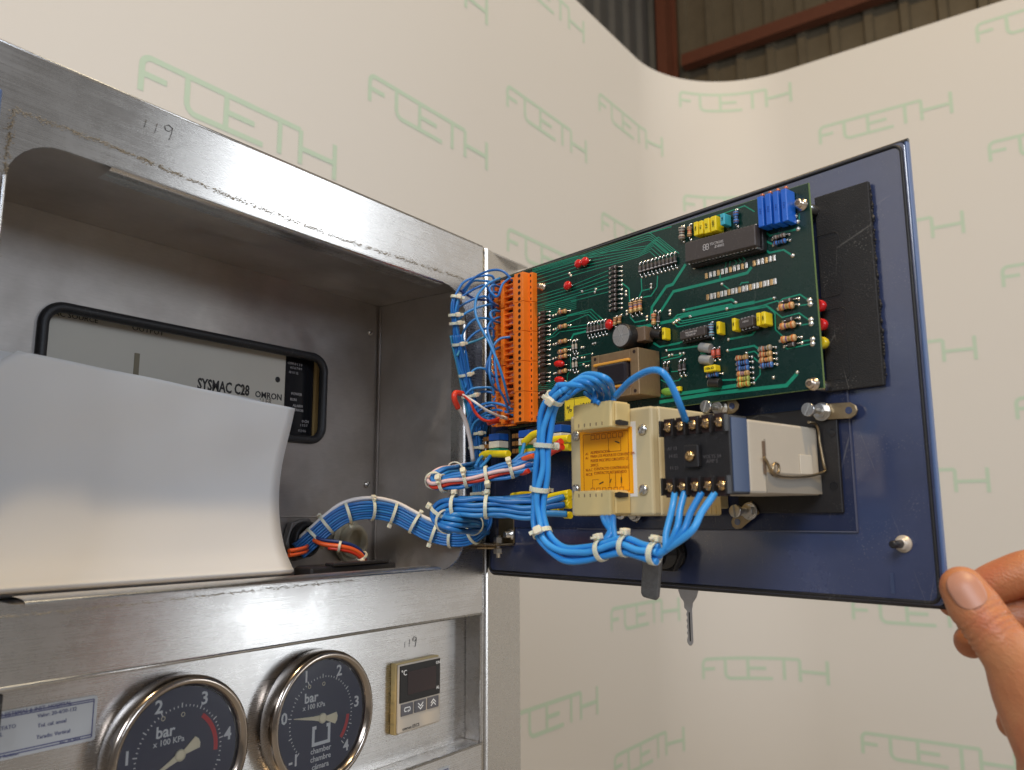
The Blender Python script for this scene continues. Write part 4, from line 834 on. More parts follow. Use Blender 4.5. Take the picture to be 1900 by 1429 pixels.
# ---- electrolytics and others
def can(r, X0, Y0, X1, Y1, rad, m, mt, h=None, name='electrolytic_capacitor'):
    a = pc(r, X0, Y0, rad); b = pc(r, X1, Y1, rad); A_ = Vector((a.x, a.y, rad)); B_ = Vector((b.x, b.y, rad)); mb = MB(); mb.cyl(A_, B_, rad, 0, 18); o = mb.build(name, m, PB, .0004)
    d = (A_ - B_).normalized(); mb = MB(); mb.cyl(A_ - d * .0001, A_ + d * .0003, rad * .86, 0, 18); mb.build('can_top', mt, o); return o
can(4, 420, 437, 500, 447, .0028, M_CANG, M_ALU); can(4, 424, 530, 506, 540, .0028, M_CANG, M_ALU); can(4, 492, 715, 575, 716, .0027, M_BLACK, M_ALU); can(4, 45, 330, 118, 340, .0030, M_BLACK, M_ALU)
c = pc(3, 808, 262, .016); o = MB().lathe([(.0078, .0005), (.0078, .0150), (.0074, .0160), (.0070, .0160)], 32, 0, T(c.x, c.y)).build('electrolytic_capacitor', M_BLACK, PB)
mb = MB(); mb.lathe([(.0068, .0160), (.0068, .0162)], 32, 0, T(c.x, c.y))
mb.build('can_top', M_ALU, o); mb = MB()
for k in range(3): mb.box(-.0062, .0062, -.00015, .00015, .0161, .0163, 0, T(c.x, c.y) @ Matrix.Rotation(k * math.pi / 3, 4, 'Z'))
mb.build('vent_score', M_CANG, o)
a = pc(3, 900, 205, .009); b = pc(3, 960, 305, .009); o = MB().box(a.x, b.x + .0035, b.y, a.y, .0006, .009).build('rectifier', M_BROWN, PB, .0006)
mb = MB(); mb.lathe([(.0018, .0088), (.0018, .0092)], 16, 0, T((a.x + b.x) / 2 - .001, (a.y + b.y) / 2)); mb.build('fixing_hole', M_HOLE, o)
# ---- transformer
th = .021; a = pc(3, 574, 428, th); b = pc(3, 940, 350, th); c = pc(3, 590, 770, th); zt_ = (a.y + b.y) / 2; zb_ = zt_ - .0285
x0_, x1_ = a.x, b.x; wx = x1_ - x0_; hz_ = zt_ - zb_
tf = MB(); bw = wx * .17
tf.box(x0_, x0_ + bw, zb_, zt_, .0008, th); tf.box(x1_ - bw, x1_, zb_, zt_, .0008, th); tf.box(x0_ + bw + .0001, x1_ - bw - .0001, zt_ - hz_ * .20, zt_ - .0001, .0009, th - .0001); tf.box(x0_ + bw + .0001, x1_ - bw - .0001, zb_ + .0001, zb_ + hz_ * .20, .0009, th - .0001)
tfo = tf.build('transformer_core', M_IRON, PB, .0004)
mb = MB(); mb.box(x0_ + bw + .0008, x1_ - bw - .0006, zb_ + hz_ * .26, zt_ - hz_ * .27, .002, th + .0035); mb.build('winding', M_TAPE, tfo, .0016, seg=3)
mb = MB(); mb.box(x0_ + bw * .55, x1_ - bw * .95, zt_ - hz_ * .265, zt_ - hz_ * .205, .004, th + .0022); mb.box(x0_ + bw * .8, x1_ - bw, zb_ + hz_ * .205, zb_ + hz_ * .255, .004, th + .0022); mb.build('bobbin', M_BOB, tfo, .0005)
for x, y in ((.09, .92), (.92, .92), (.92, .08), (.09, .08)): MB().lathe([(.0011, th - .0003), (.0011, th + .00015)], 12, 0, T(x0_ + wx * x, zb_ + hz_ * y)).build('bolt_hole', M_HOLE, tfo)
# ---- LEDs on the far side of the board edge
for px, py, m in ((1519, 566, M_REDL), (1522, 601, M_REDL), (1524, 635, M_YELL)):
    p = uv(px + 8, py, .0105); mb = MB(); mb.lathe([(.0032, -.0035), (.0032, 0), (.0028, .002), (.0015, .0031), (0, .0034)], 16, 0, T(p[0] - .002, p[1], .0105 - HP) @ Matrix.Rotation(math.pi, 4, 'X')); mb.ell((p[0] - .0018, p[1], .0105 - HP), .0036, .0033, .0036); mb.build('led', m, PB)
# ---- board fixing bolts
def fix(px, py, r=.0025):
    p = uv(px, py, HP + .004); M = T(p[0], p[1]); mb = MB(); mb.lathe([(r * 1.35, .0001), (r * 1.35, .0008), (r, .0008), (r, .0044), (r * .8, .005), (r * .55, .005)], 18, 0, M, capb=False); o = mb.build('fixing_bolt', mat('warm_zinc', (.66, .56, .46), .3, 1), PB)
    MB().lathe([(r * .55, .0048), (r * .55, .0038)], 6, 0, M).build('hex_socket', M_BROWN, o)
    MB().cyl((p[0], p[1], -HP + .0002), (p[0], p[1], -.0018), .0028, 0, 6).build('standoff', M_ZINC, o)
fix(1481, 377); fix(1503, 711); fix(1000.5, 530, .0021); fix(999, 775, .0021)
# ---- yellow inspection label
a = uv(1046, 744, HP + .001); b = uv(1110, 772, HP + .001); yl = MB().box(a[0], b[0], b[1], a[1] + .0012, .0002, .0004).build('inspection_label', M_YLAB, PB)
mb = MB(); xm = a[0] + (b[0] - a[0]) * .3; top = a[1] + .0012
mb.strip([(xm, b[1] + .0004), (xm, top - .0004)], .0003, .0004, .0001); mb.strip([(a[0] + .0005, b[1] + .0005), (b[0] - .0005, b[1] + .0005), (b[0] - .0005, top - .0005), (a[0] + .0005, top - .0005), (a[0] + .0005, b[1] + .0005)], .0003, .0004, .0001); mb.build('ruled_lines', M_INK, yl)
text('19417', .0058, (xm + b[0]) / 2, (b[1] + top) / 2 + .0008, .0005, M_INK, yl, sx=.85); text('%', .0068, (a[0] + xm) / 2, (b[1] + top) / 2, .0005, M_INK, yl, rot=.3)

# ================================================================== orange terminal block on the board
TB = thing('terminal_block', 'tall orange screw terminal block on the hinge side of the board', 'terminal block', DOOR @ T(0, 0, HP))
zt = uv(962, 505, .030)[1]; zbm = uv(962, 783, .030)[1]; NP = 25; pit = (zt - zbm) / NP
hF, hE, hB = .0115, .0075, .0022                          # heights over the board: screw face, entry step, header
uR, uM, uE, uL = .0768, .0672, .0485, .0345
for sgm in range(5):
    za_ = zt - sgm * 5 * pit - .00012; zb_ = zt - (sgm + 1) * 5 * pit + .00012; dz = random.uniform(-.0002, .0002)
    mb = MB(); mb.box(uM, uR, zb_, za_, .0003, hF + dz); mb.box(uE, uM - .0002, zb_ + .0004, za_ - .0002, .0003, hE - .0035); mb.box(uM - .0060, uM - .0002, zb_ + .0004, za_ - .0002, hE - .0034, hE)
    mb.box(uE, uE + .0035, zb_ + .0004, za_ - .0002, hE - .0034, hE + .0012)
    for k in range(6):
        z = za_ - k * pit * .995; mb.box(uE + .0036, uM - .0061, z - .0011 if k else z - .0012, z - .0002, hE - .0034, hE + .0004)
    so = mb.build('terminal_segment', M_ORANGE, TB, .00025)
    MB().box(uR + .0001, uR + .0032, zb_, za_, .0002, .0052).build('rear_header', M_ORANGE, TB, .0002); mb = MB(); mb.box(uL, uE - .0002, zb_ + .0002, za_ - .0002, .0002, hB)
    for k in range(5):
        z = za_ - (k + .5) * pit; mb.box(uL - .0030, uL - .0001, z - .0013, z + .0013, .0004, hB + .0012); mb.box(uL + .0040, uE - .0003, z + .0011, z + .0018, hB, hB + .0035)
    mb.build('header', M_ORANGE, TB, .0002)
    for k in range(5):
        z = za_ - (k + .5) * pit
        o = MB().lathe([(.00145, hF + dz - .0002), (.00145, hF + dz + .00012)], 12, 0, T((uM + uR) / 2 + .0008, z)).build('screw_hole', M_HOLE, so)
        MB().box(uE + .0045, uM - .0064, z - .0011, z + .0010, hE - .0034, hE - .0030).build('clamp', M_LEAD if k % 3 else M_HOLE, so)
        MB().box(uR + .0012, uR + .0022, z - .0009, z + .0009, .0050, .00535).build('slot', M_HOLE, so)

# ================================================================== beige timing module with orange sticker
h1 = .0743; u0, _ = uv(1058, 850, h1); u1, zt = uv(1208, 751, h1); zb = uv(1208, 957, h1)[1]
TMd = thing('timing_module', 'beige timing module box with an orange wiring sticker, on the door', 'relay module', DOOR)
MB().box(u0, u1, zb, zt, .0145, h1 - .006).build('case', M_BEIGE, TMd, .0012)
MB().box(u0 + .0003, u1 - .0003, zb + .0003, zt - .0003, h1 - .0062, h1).build('front_cover', M_BEIGE, TMd, .0014)
MB().box(u0 + .006, u1 - .004, zb + .004, zt - .004, .0016, .0146).build('mounting_foot', M_BEIGE, TMd, .001)
for k in range(9): MB().box(u1 + .0001, u1 + .0008, zb + .0008, zb + .0055, .018 + k * .0046, .0205 + k * .0046).build('vent_rib', M_BEIGE, TMd)
wa = uv(1120, 773, h1 + .0002); wb = uv(1183, 921, h1 + .0002)
MB().box(uv(1082, 850, h1)[0], wb[0], wb[1], uv(1180, 781, h1)[1], h1 + .00005, h1 + .0003).build('white_card', M_WHITE, TMd)
sa = uv(1076, 803, h1 + .0004); sb = uv(1176, 915, h1 + .0004); sw = sb[0] - sa[0]; st_top = uv(1174, 791, h1)[1]; sh = st_top - sb[1]
stk = MB().box(sa[0], sb[0], sb[1], st_top, h1 + .0003, h1 + .0005).build('wiring_sticker', M_STICK, TMd)
def sp(x, y): return (sa[0] + sw * x, st_top - sh * y)    # sticker coordinates 0..1 from its top left
zs = h1 + .0005; MI = mat('sticker_ink', (.36, .075, .005), .6); ln = MB()
for x in (.26, .36, .47, .575, .68, .79): ln.strip([sp(x - .035, .07), sp(x + .035, .07), sp(x + .035, .14), sp(x - .035, .14), sp(x - .035, .07)], .0003, zs, .0001)
ln.strip([sp(.07, .05), sp(.93, .05), sp(.93, .95), sp(.07, .95), sp(.07, .05)], .0003, zs, .0001)
ln.strip([sp(.56, .15), sp(.56, .35), sp(.79, .35), sp(.79, .15)], .0003, zs, .0001)
for x in (.24, .35, .46, .57, .68, .79): ln.strip([sp(x - .035, .95), sp(x - .035, .90), sp(x + .035, .90), sp(x + .035, .95)], .0003, zs, .0001)
for x in (.57, .68, .79): ln.strip([sp(x, .68), sp(x, .9)], .00025, zs + .0001, .0001)
ln.strip([sp(.24, .9), sp(.24, .77), sp(.36, .77)], .00025, zs, .0001); ln.build('diagram_lines', MI, stk)
bld = MB(); bld.strip([sp(.69, .20), sp(.77, .23)], .0007, zs + .0001, .0001); bld.strip([sp(.37, .84), sp(.45, .81)], .0007, zs + .0001, .0001); bld.strip([sp(.57, .83), sp(.60, .77)], .0006, zs + .0001, .0001); bld.strip([sp(.79, .75), sp(.79, .84)], .0007, zs + .0002, .0001); bld.build('switch_marks', M_INK, stk)
for s, x, y in (('A1', .11, .36), ('ALIMENTACION', .21, .345), ('A1', .11, .425), ('PARA LOS MODULOS CON ENT EM-', .21, .405), ('PLEESE MULTIPLE CIRCUITO 12', .21, .475), ('24VCC', .21, .545), ('N.A.C', .11, .615), ('CONTACTO CONTINUADO', .27, .605), ('N.C.R', .11, .685), ('CONTACTO RETARDADO', .27, .67)):
    p = sp(x, y); text(s, .0022, p[0], p[1], zs + .0001, MI, stk, align='LEFT', sx=.92)
for px, py in ((1190, 796), (1192, 908), (1067, 808), (1067, 907)):
    p = uv(px, py, h1 + .0015); mb = MB(); M = T(p[0], p[1]); mb.lathe([(.0029, h1), (.0029, h1 + .0009), (.0024, h1 + .0017), (.0012, h1 + .0020)], 18, 0, M); o = mb.build('corner_screw', M_ZINC, TMd)
    MB().box(-.0027, .0027, -.0004, .0004, h1 + .0016, h1 + .0021, 0, M @ Matrix.Rotation(.8, 4, 'Z')).build('slot', M_CANG, o)
# pluggable connectors
def plug(label, y_edge, y_far, flip, pxs):
    hp = h1 + .0150; ua = uv(pxs[0], (y_edge + y_far) / 2, hp)[0]; ub = uv(pxs[1], (y_edge + y_far) / 2, hp)[0]; z1 = uv(pxs[0], y_edge, hp)[1]; z2 = uv(pxs[0], y_far, hp)[1]; lo, hi = sorted((z1, z2))
    t = thing('plug_connector', label, 'connector', DOOR, 'plug connectors on the timing module')
    MB().box(ua, ub, lo, hi, h1 + .0004, hp).build('housing', M_PLUG, t, .0009)
    MB().box(ub, ub + .0012, lo + .001, hi - .001, h1 + .0004, hp - .003).build('end_cap', M_PLUG, t, .0005)
    zz = (lo + .0026) if not flip else (hi - .0026)
    for k in range(5): u = ua + (ub - ua) * (.16 + .155 * k); MB().box(u - .0003, u + .0003, zz - .0009, zz + .0009, hp - .0001, hp + .00015).build('vent_slot', M_BROWN, t)
    MB().prism([(.0, -.0010), (.003, -.0016), (.010, -.0010), (.010, .0010), (.003, .0016), (0, .0010)], 0, .0006, 0, T(ub + .0013, zz, hp - .002) @ Matrix.Rotation(math.pi / 2, 4, 'Y')).build('latch_opening', M_BLACK, t)
    for k in range(6):
        u = ua + (ub - ua) * (.10 + .155 * k); zc = hi if not flip else lo; s = 1 if not flip else -1
        MB().box(u - .0016, u + .0016, min(zc, zc + s * .0004), max(zc, zc + s * .0004), h1 + .005, h1 + .010).build('wire_entry', M_HOLE, t)
    return ua, ub, lo, hi, hp
P1 = plug('upper beige plug connector above the orange sticker, blue wires entering from above', 752, 800, False, (1063, 1133))
P2 = plug('lower beige plug connector below the orange sticker', 911, 957, True, (1064, 1133))

# ================================================================== panel timer with socket
hs, ht = .0700, .0850; ur = .2832; ul = uv(1232, 850, ht)[0]; zt = uv(1352, 768, ht)[1]; zb = uv(1356, 916, ht)[1]
PT = thing('panel_timer', 'grey beige panel timer plugged into a black screw socket, held by a wire clip', 'timer', DOOR)
MB().box(ul + .0005, ur, zb + .0005, zt - .001, .004, hs - .0002).build('case', M_GREYB, PT, .0012)
MB().box(ul, ur + .0002, zb, zt, hs, ht).build('socket', M_BLACK, PT, .0006)
MB().box(ur + .00025, ur + .0007, zb + .0012, zt - .0012, hs + .001, ht - .001).build('socket_side', mat('socket_sky_sheen', (.040, .070, .15), .4), PT)  # blue sky reflection on the black socket side, put into the colour
mb = MB(); mb.box(ur + .0001, ur + .0006, zb + .012, zt - .010, .0555, .0562); mb.box(ur + .0001, ur + .0006, zb + .001, zb + .011, .002, .0562); mb.build('seam', mat('seam_shadow', (.30, .27, .22), .6), PT)
MB().box(ur + .0001, ur + .0009, zb + .010, zb + .026, .0565, .058).build('case_slot', M_BROWN, PT); MB().box(ur + .0001, ur + .0006, zb + .011, zb + .021, .012, .024).build('case_patch', mat('patch_beige', (.66, .60, .49), .4), PT, .0004)
rowz = (uv(1295, 788, ht)[1], uv(1295, 902, ht)[1])
for ri, zz in enumerate(rowz):
    for k in range(5):
        u = ul + (ur - ul) * (.11 + .195 * k); s = 1 if ri == 0 else -1; e = zt if ri == 0 else zb
        MB().box(u - .0034, u + .0034, min(zz - s * .004, e + s * .001), max(zz - s * .004, e + s * .001), ht + .0001, ht + .0003).build('terminal_bay', M_HOLE, PT)
        mb = MB(); M = T(u, zz, ht + .0003); mb.lathe([(.0024, 0), (.0024, .0016), (.0019, .0022), (.0008, .0024)], 14, 0, M); o = mb.build('terminal_screw', M_BRASS, PT)
        mb = MB(); mb.box(-.0021, .0021, -.0003, .0003, .0020, .0025, 0, M @ Matrix.Rotation(.5 + k, 4, 'Z')); mb.box(-.0003, .0003, -.0021, .0021, .0020, .0025, 0, M @ Matrix.Rotation(.5 + k, 4, 'Z')); mb.build('cross_slot', M_BROWN, o)
    for k in range(6):
        u = ul + (ur - ul) * (.0125 + .195 * k); u = min(max(u, ul + .0006), ur - .0006); s = 1 if ri == 0 else -1; e = zt if ri == 0 else zb
        MB().box(u - .0006, u + .0006, min(zz - s * .0045, e), max(zz - s * .0045, e), ht, ht + .0035).build('barrier', M_BLACK, PT, .0002)
cu, cz = uv(1284, 846, ht + .002); mb = MB().box(cu - .0042, cu + .0042, cz - .0055, cz + .0055, ht, ht + .0030); mb.build('centre_boss', M_BLACK, PT, .0006)
mb = MB(); M = T(cu, cz, ht + .003); mb.lathe([(.0026, 0), (.0026, .0014), (.0018, .0021), (.0008, .0023)], 14, 0, M); mb.build('terminal_screw', M_BRASS, PT)
for s, x, y in (('A1 13', .14, .62), ('14 B2', .15, .52), ('11 21', .16, .36), ('VOLTS 24', .74, .48), ('AMP 5', .74, .42)): text(s, .0024, ul + (ur - ul) * x, zb + (zt - zb) * y, ht + .0001, mat('faint_print', (.11, .10, .10), .5), PT)
# wire clip
cl = [(1418, 848), (1424, 858), (1430, 872), (1438, 880), (1445, 874), (1444, 862), (1437, 860), (1434, 872), (1442, 881), (1470, 884), (1505, 882), (1530, 874), (1529, 862), (1521, 820), (1519, 800), (1513, 786), (1500, 783)]
hh_ = [.052 - .045 * i / 16 for i in range(17)]
pts = []
for i, (px, py) in enumerate(cl):
    q = hit(px, py, DO + DH * (ur + .0018), DH); pts.append(q if px < 1520 else dw(px, py, .0055))
MB().tube(cr(pts, 5), .0007, 0, 8).build('wire_clip', M_YZINC, PT, world=True)
# black flush adapter plate with screw tabs on the door
AP = thing('mounting_frame', 'black flush mounting frame around the panel timer with four screw tabs', 'frame', DOOR)
a = uv(1556, 775, .004); b = uv(1564, 951, .004); fl_ = ul - .012
MB().box(fl_, b[0], b[1], uv(1510, 757, .004)[1], .0016, .0038).build('frame_plate', M_BLACK, AP, .0005)
for px, py in ((1543, 803), (1547, 901)):
    p = uv(px, py, .0039); MB().lathe([(.0022, .0037), (.0022, .0040)], 14, 0, T(*p)).build('fixing_hole', M_BLACKG, AP)
def tab(px, py, ang, ln_, hb=.004):
    p = uv(px, py, hb); M = T(p[0], p[1]) @ Matrix.Rotation(ang, 4, 'Z')
    o = MB().prism([(-.004, -.0042), (ln_ - .004, -.0042), (ln_ - .001, -.0025), (ln_, 0), (ln_ - .001, .0025), (ln_ - .004, .0042), (-.004, .0042)], hb, hb + .0012, 0, M).build('screw_tab', M_YZINC, AP, .0003)
    MB().lathe([(.0019, hb + .0011), (.0019, hb + .0014)], 14, 0, M @ T(ln_ - .0045, 0)).build('tab_hole', M_BLUE, o)
    mb = MB(); mb.lathe([(.0050, hb + .0013), (.0050, hb + .0022), (.0048, hb + .0024)], 20, 0, M); mb.prism([(.0040 * math.cos(math.radians(60 * k)), .0040 * math.sin(math.radians(60 * k))) for k in range(6)], hb + .0024, hb + .0052, 0, M); mb.build('nut', M_ZINC, o, .0003)
    mb = MB(); mb.lathe([(.0016, hb + .005), (.0016, hb + .014)], 10, 0, M); mb.lathe([(.0034, hb + .014), (.0036, hb + .0152), (.0034, hb + .0166)], 18, 0, M); so = mb.build('clamp_screw', M_ZINC, o)
    MB().box(-.0033, .0033, -.0005, .0005, hb + .0164, hb + .0168, 0, M @ Matrix.Rotation(1.1, 4, 'Z')).build('slot', M_CANG, so)
tab(1528, 764, -.05, .019); tab(1394, 948, 3.75, .015); tab(1340, 758, 0.1, .012, .012); tab(1182, 953, 2.4, .012)

# ================================================================== push-button contact blocks behind the wires
def contact(label, px, py, kind):
    p = uv(px, py, .004); t = thing('contact_block', label, 'contact block', DOOR @ T(p[0], p[1]), 'contact blocks in the row under the terminal block')
    MB().box(-.0005, .016, -.015, .004, .0015, .020).build('carrier', M_BLACK, t, .0008)
    for k, (m, z) in enumerate(((M_BLUEP, 0), (M_WHITEP, -.0055), (M_GREENP, -.011))):
        MB().box(.0035, .0150, z - .0042, z + .0008, .0203, .0300).build('coloured_element', m, t, .0005)
        for q in range(2): MB().box(-.0045 - q * .0042, -.0010 - q * .0042, z - .0034, z - .0002, .0205, .0255).build('brass_terminal', M_AMBER, t, .0004)
        MB().box(-.0010, .0033, z - .0030, z - .0004, .0215, .0245).build('terminal_strap', M_LEAD, t, .0003)
    return t
contact('contact block next to the hinge in the row below the orange terminals', 950, 812, 0)
contact('middle contact block with blue, white and green elements, crossed by the relay wires', 1005, 806, 1)
contact('contact block half hidden behind the timing module', 1062, 797, 2)

# ================================================================== wiring
def offs(n, r):
    """wire centres in a round bundle"""
    if n == 1: return [(0, 0)]
    if n <= 3: return [(r * 1.12 * math.cos(2 * math.pi * k / n), r * 1.12 * math.sin(2 * math.pi * k / n)) for k in range(n)]
    out = [(0, 0)]; ring = 1
    while len(out) < n:
        for k in range(6 * ring):
            if len(out) < n: a = 2 * math.pi * k / (6 * ring) + ring * .3; out.append((2 * r * ring * math.cos(a), 2 * r * ring * math.sin(a)))
        ring += 1
    return out
def frames(path, up=ZAX):
    n = len(path); tg = [(path[min(i + 1, n - 1)] - path[max(i - 1, 0)]).normalized() for i in range(n)]
    x = tg[0].cross(up); x = x.normalized() if x.length > .1 else tg[0].orthogonal(); fs = []
    for t in tg:
        x = (x - t * x.dot(t)).normalized(); fs.append((t, x, t.cross(x)))
    return fs
def bundle(root, path, n, r, mats, squash=1.0, loose=0.0, layout=None, twist=.3, name='wire'):
    fs = frames(path); of = layout or offs(n, r)
    for k, (a, b) in enumerate(of):
        ph = random.uniform(0, 6.28); am = loose * random.uniform(.4, 1); pts = []
        for i, (p, (t, x, y)) in enumerate(zip(path, fs)):
            th = twist * i / len(path) * 2; ca, sa_ = math.cos(th), math.sin(th); aa = a * ca - b * sa_; bb = a * sa_ + b * ca; wv = am * math.sin(ph + i * .35)
            pts.append(p + x * (aa + wv) + y * (bb * squash + wv * .6))
        MB().tube(pts, r, 0, 8).build(name, mats[k % len(mats)] if not callable(mats) else mats(k), root, world=True)
    return fs
def tie(root, path, fs, t, R, head, w=.0024, tail=.004, rad=1.0):
    """nylon cable tie round a bundle; head = angle about the bundle where its lock sits"""
    i = min(len(path) - 2, max(1, int(t * (len(path) - 1)))); p = path[i]; tg, x, y = fs[i]; ring = []
    mb = MB(); n = 28; v = []
    for k in range(n):
        a = 2 * math.pi * k / n; d = x * math.cos(a) + y * math.sin(a)
        for q, (rr, s) in enumerate(((R + .0003, -1), (R + .0010, -1), (R + .0010, 1), (R + .0003, 1))): v.append(p + d * rr + tg * (w / 2 * s))
    f = []
    for k in range(n):
        j = (k + 1) % n
        for q in range(4): f.append((k * 4 + q, k * 4 + (q + 1) % 4, j * 4 + (q + 1) % 4, j * 4 + q))
    mb.add(v, f, 0, False); o = mb.build('cable_tie', M_NYLON, root, world=True)
    d = x * math.cos(head) + y * math.sin(head); e = tg.cross(d); c = p + d * (R + .0022)
    hb = MB(); M = Matrix(((tg.x, e.x, d.x, c.x), (tg.y, e.y, d.y, c.y), (tg.z, e.z, d.z, c.z), (0, 0, 0, 1)))
    hs_ = w / .0027; hb.prism(rrect(-.0022 * hs_, .0022 * hs_, -.0022 * hs_, .0026 * hs_, .0009, 3), -.0014, .0018, 0, M); hb.build('tie_head', M_NYLON, o, .0004, world=True)
    if tail:
        tb = MB(); tb.box(-.0010, .0010, .0028, .0028 + tail * .5, -.0006, .0004, 0, M); tb.build('tie_tail', M_NYLON, o, world=True)
    return o
def W(spec):
    out = []
    for px, py, k, v in spec:
        out.append(dw(px, py, v) if k == 'h' else fr(px, py, v) if k == 'y' else onx(px, py, v))
    return out
RW = .00096
# ---- arched main bundle from the gland to the hinge
H1 = thing('wire_harness', 'arched tied bundle of thin blue wires with one white wire, inside the recess', 'wire harness', Matrix.Translation(fr(640, 1050, .07)))
arch = W([(552, 1022, 'y', .088), (575, 1003, 'y', .084), (603, 978, 'y', .078), (632, 957, 'y', .070), (665, 947, 'y', .062), (700, 946, 'y', .055), (735, 954, 'y', .046), (765, 969, 'y', .036), (795, 985, 'y', .026), (828, 995, 'y', .015), (860, 996, 'y', .002), (885, 986, 'y', -.010), (898, 966, 'y', -.014), (893, 942, 'y', -.014)])
arch = cr(arch, 7); lay = [((i - 3) * 0 + (j - .5) * 2 * RW, (i - 3) * 2 * RW) for i in range(7) for j in range(3)]
fs = bundle(H1, arch, 21, RW, M_WBLUE, layout=lay, twist=.12, loose=.0002)
wp = [p + ZAX * (.0088) for p in arch[2:80]]; MB().tube([fr(548, 1030, .088)] + wp, .0016, 0, 8).build('white_wire', M_WWHITE, H1, world=True)
for t, hd in ((.10, 1.7), (.17, -2.2), (.27, 1.6), (.37, -1.4), (.46, 1.5), (.56, -1.8), (.64, 1.5), (.72, -1.6), (.83, -1.8)): tie(H1, arch, fs, t, .0074, hd, w=.0022)
# ---- orange and navy leads leaving the bundle foot
H1b = thing('wire_pair', 'red and navy wires drooping from the bundle foot to the black cover', 'wires', Matrix.Translation(fr(640, 1050, .07)))
c1 = cr(W([(582, 1002, 'y', .078), (600, 1010, 'y', .070), (630, 1014, 'y', .060), (655, 1020, 'y', .055), (672, 1032, 'y', .053), (682, 1052, 'y', .053)]), 6)
MB().tube([p + ZAX * .0002 for p in c1], .0017, 0, 8).build('wire', M_WORG, H1b, world=True); MB().tube([p + ZAX * .0034 + YAX * .001 for p in c1], .0013, 0, 8).build('wire', M_WNAVY, H1b, world=True); MB().tube([p - ZAX * .0020 for p in c1[8:]], .0013, 0, 8).build('wire', M_WRED, H1b, world=True)
f1 = frames(c1); tie(H1b, c1, f1, .42, .0032, 2.5, .0018); tie(H1b, c1, f1, .8, .0034, .4, .0018)
H1c = thing('wire_pair', 'short orange wire ends tied beside the paper at the gland', 'wires', Matrix.Translation(fr(555, 1035, .06)))
for d in (0, .0030): MB().tube(cr([p + ZAX * d for p in W([(536, 1030, 'y', .062), (550, 1028, 'y', .064), (565, 1024, 'y', .070), (570, 1020, 'y', .080)])], 5), .0014, 0, 8).build('wire', M_WORG, H1c, world=True)
# ---- vertical trunk along the hinge and its fan of wires
H2 = thing('wire_harness', 'vertical trunk of thin blue wires along the hinge fanning out to the orange terminals', 'wire harness', Matrix.Translation(fr(895, 980, -.012)))
trunk = cr(W([(893, 975, 'y', -.014), (888, 930, 'y', -.013), (886, 880, 'y', -.012), (884, 830, 'y', -.012), (880, 785, 'y', -.012), (872, 740, 'y', -.012), (862, 695, 'y', -.012), (852, 650, 'y', -.012), (846, 610, 'y', -.013), (843, 575, 'y', -.014), (848, 548, 'y', -.016)]), 7)
lay = [((i - 2) * 2 * RW, (j - 1) * 2 * RW) for i in range(5) for j in range(3)]
fs2 = bundle(H2, trunk[:55], 15, RW, M_WBLUE + [M_WTEAL], layout=lay, twist=.2, loose=.0006); fs2 = frames(trunk)
bundle(H2, trunk[40:], 7, RW, M_WBLUE, loose=.0004)
for t, hd in ((.10, 3.3), (.13, 3.3), (.30, 3.2), (.36, 3.2), (.52, 3.4), (.61, 3.3), (.73, 3.2), (.83, 3.2), (.88, 3.1), (.99, 2.9)): tie(H2, trunk, fs2, t, .0052 if t < .6 else .0037, hd, .0020)
i_ = len(trunk) - 3; 
def fan(start, mids, end, m=None, rw=RW):
    """start: (px,py) on the trunk plane; end: terminal row index and column"""
    p0 = fr(*start, -.013); ps = [p0]
    n = len(mids)
    row, colm = end; z = (uv(962, 505, .030)[1]) - (row + .5) * pit
    e = (DOOR @ T(0, 0, HP)) @ (Vector((uM - .0075, z, hE - .0015)) if colm else Vector((uL - .001, z, hB + .0008)))
    a0 = math.sqrt((p0 - CAM).length_squared); a1 = (e - CAM).length
    for k, (px, py) in enumerate(mids): t = (k + 1) / (n + 1); ps.append(CAM + ray(px, py) * (a0 + (a1 - a0) * t))
    ps.append(e); MB().tube(cr(ps, 7), rw, 0, 8).build('wire', m or random.choice(M_WBLUE), H2, world=True)
r7 = lambda X, Y: g(7, X, Y)
fan(r7(320, 260), [r7(420, 150), r7(540, 92), r7(640, 95)], (0, 1)); fan(r7(265, 300), [r7(330, 190), r7(430, 143), r7(560, 135)], (0, 0)); fan(r7(330, 280), [r7(400, 180), r7(470, 170), r7(560, 190)], (1, 0))
fan(r7(270, 330), [r7(330, 290), r7(430, 230), r7(510, 210)], (2, 0)); fan(r7(265, 400), [r7(340, 350), r7(430, 310), r7(520, 300)], (4, 0)); fan(r7(260, 520), [r7(330, 440), r7(420, 390), r7(520, 360), r7(590, 365)], (5, 0))
fan(r7(320, 640), [r7(340, 560), r7(410, 480), r7(490, 462), r7(550, 480)], (7, 0)); fan(r7(330, 700), [r7(390, 610), r7(470, 555), r7(560, 545)], (9, 0)); fan(r7(285, 760), [r7(330, 680), r7(430, 640), r7(540, 605)], (10, 0), M_WTEAL)
fan(r7(350, 1010), [r7(380, 910), r7(440, 855), r7(510, 860), r7(560, 900)], (17, 0)); fan(r7(350, 1060), [r7(400, 1015), r7(480, 1003), r7(560, 1010)], (19, 0)); fan(r7(420, 1100), [r7(460, 1045), r7(520, 1035), r7(590, 1060)], (20, 0))
fan(r7(360, 1260), [r7(410, 1180), r7(500, 1130), r7(600, 1128)], (22, 1)); fan(r7(400, 1280), [r7(440, 1200), r7(540, 1145), r7(600, 1170)], (23, 0)); fan(r7(430, 1290), [r7(480, 1220), r7(570, 1180), r7(640, 1185)], (23, 1)); fan(r7(450, 1310), [r7(500, 1230), r7(560, 1220), r7(600, 1230)], (24, 0))
fan(r7(300, 240), [r7(420, 310), r7(500, 320), r7(560, 330)], (5, 0), M_WNAVY)
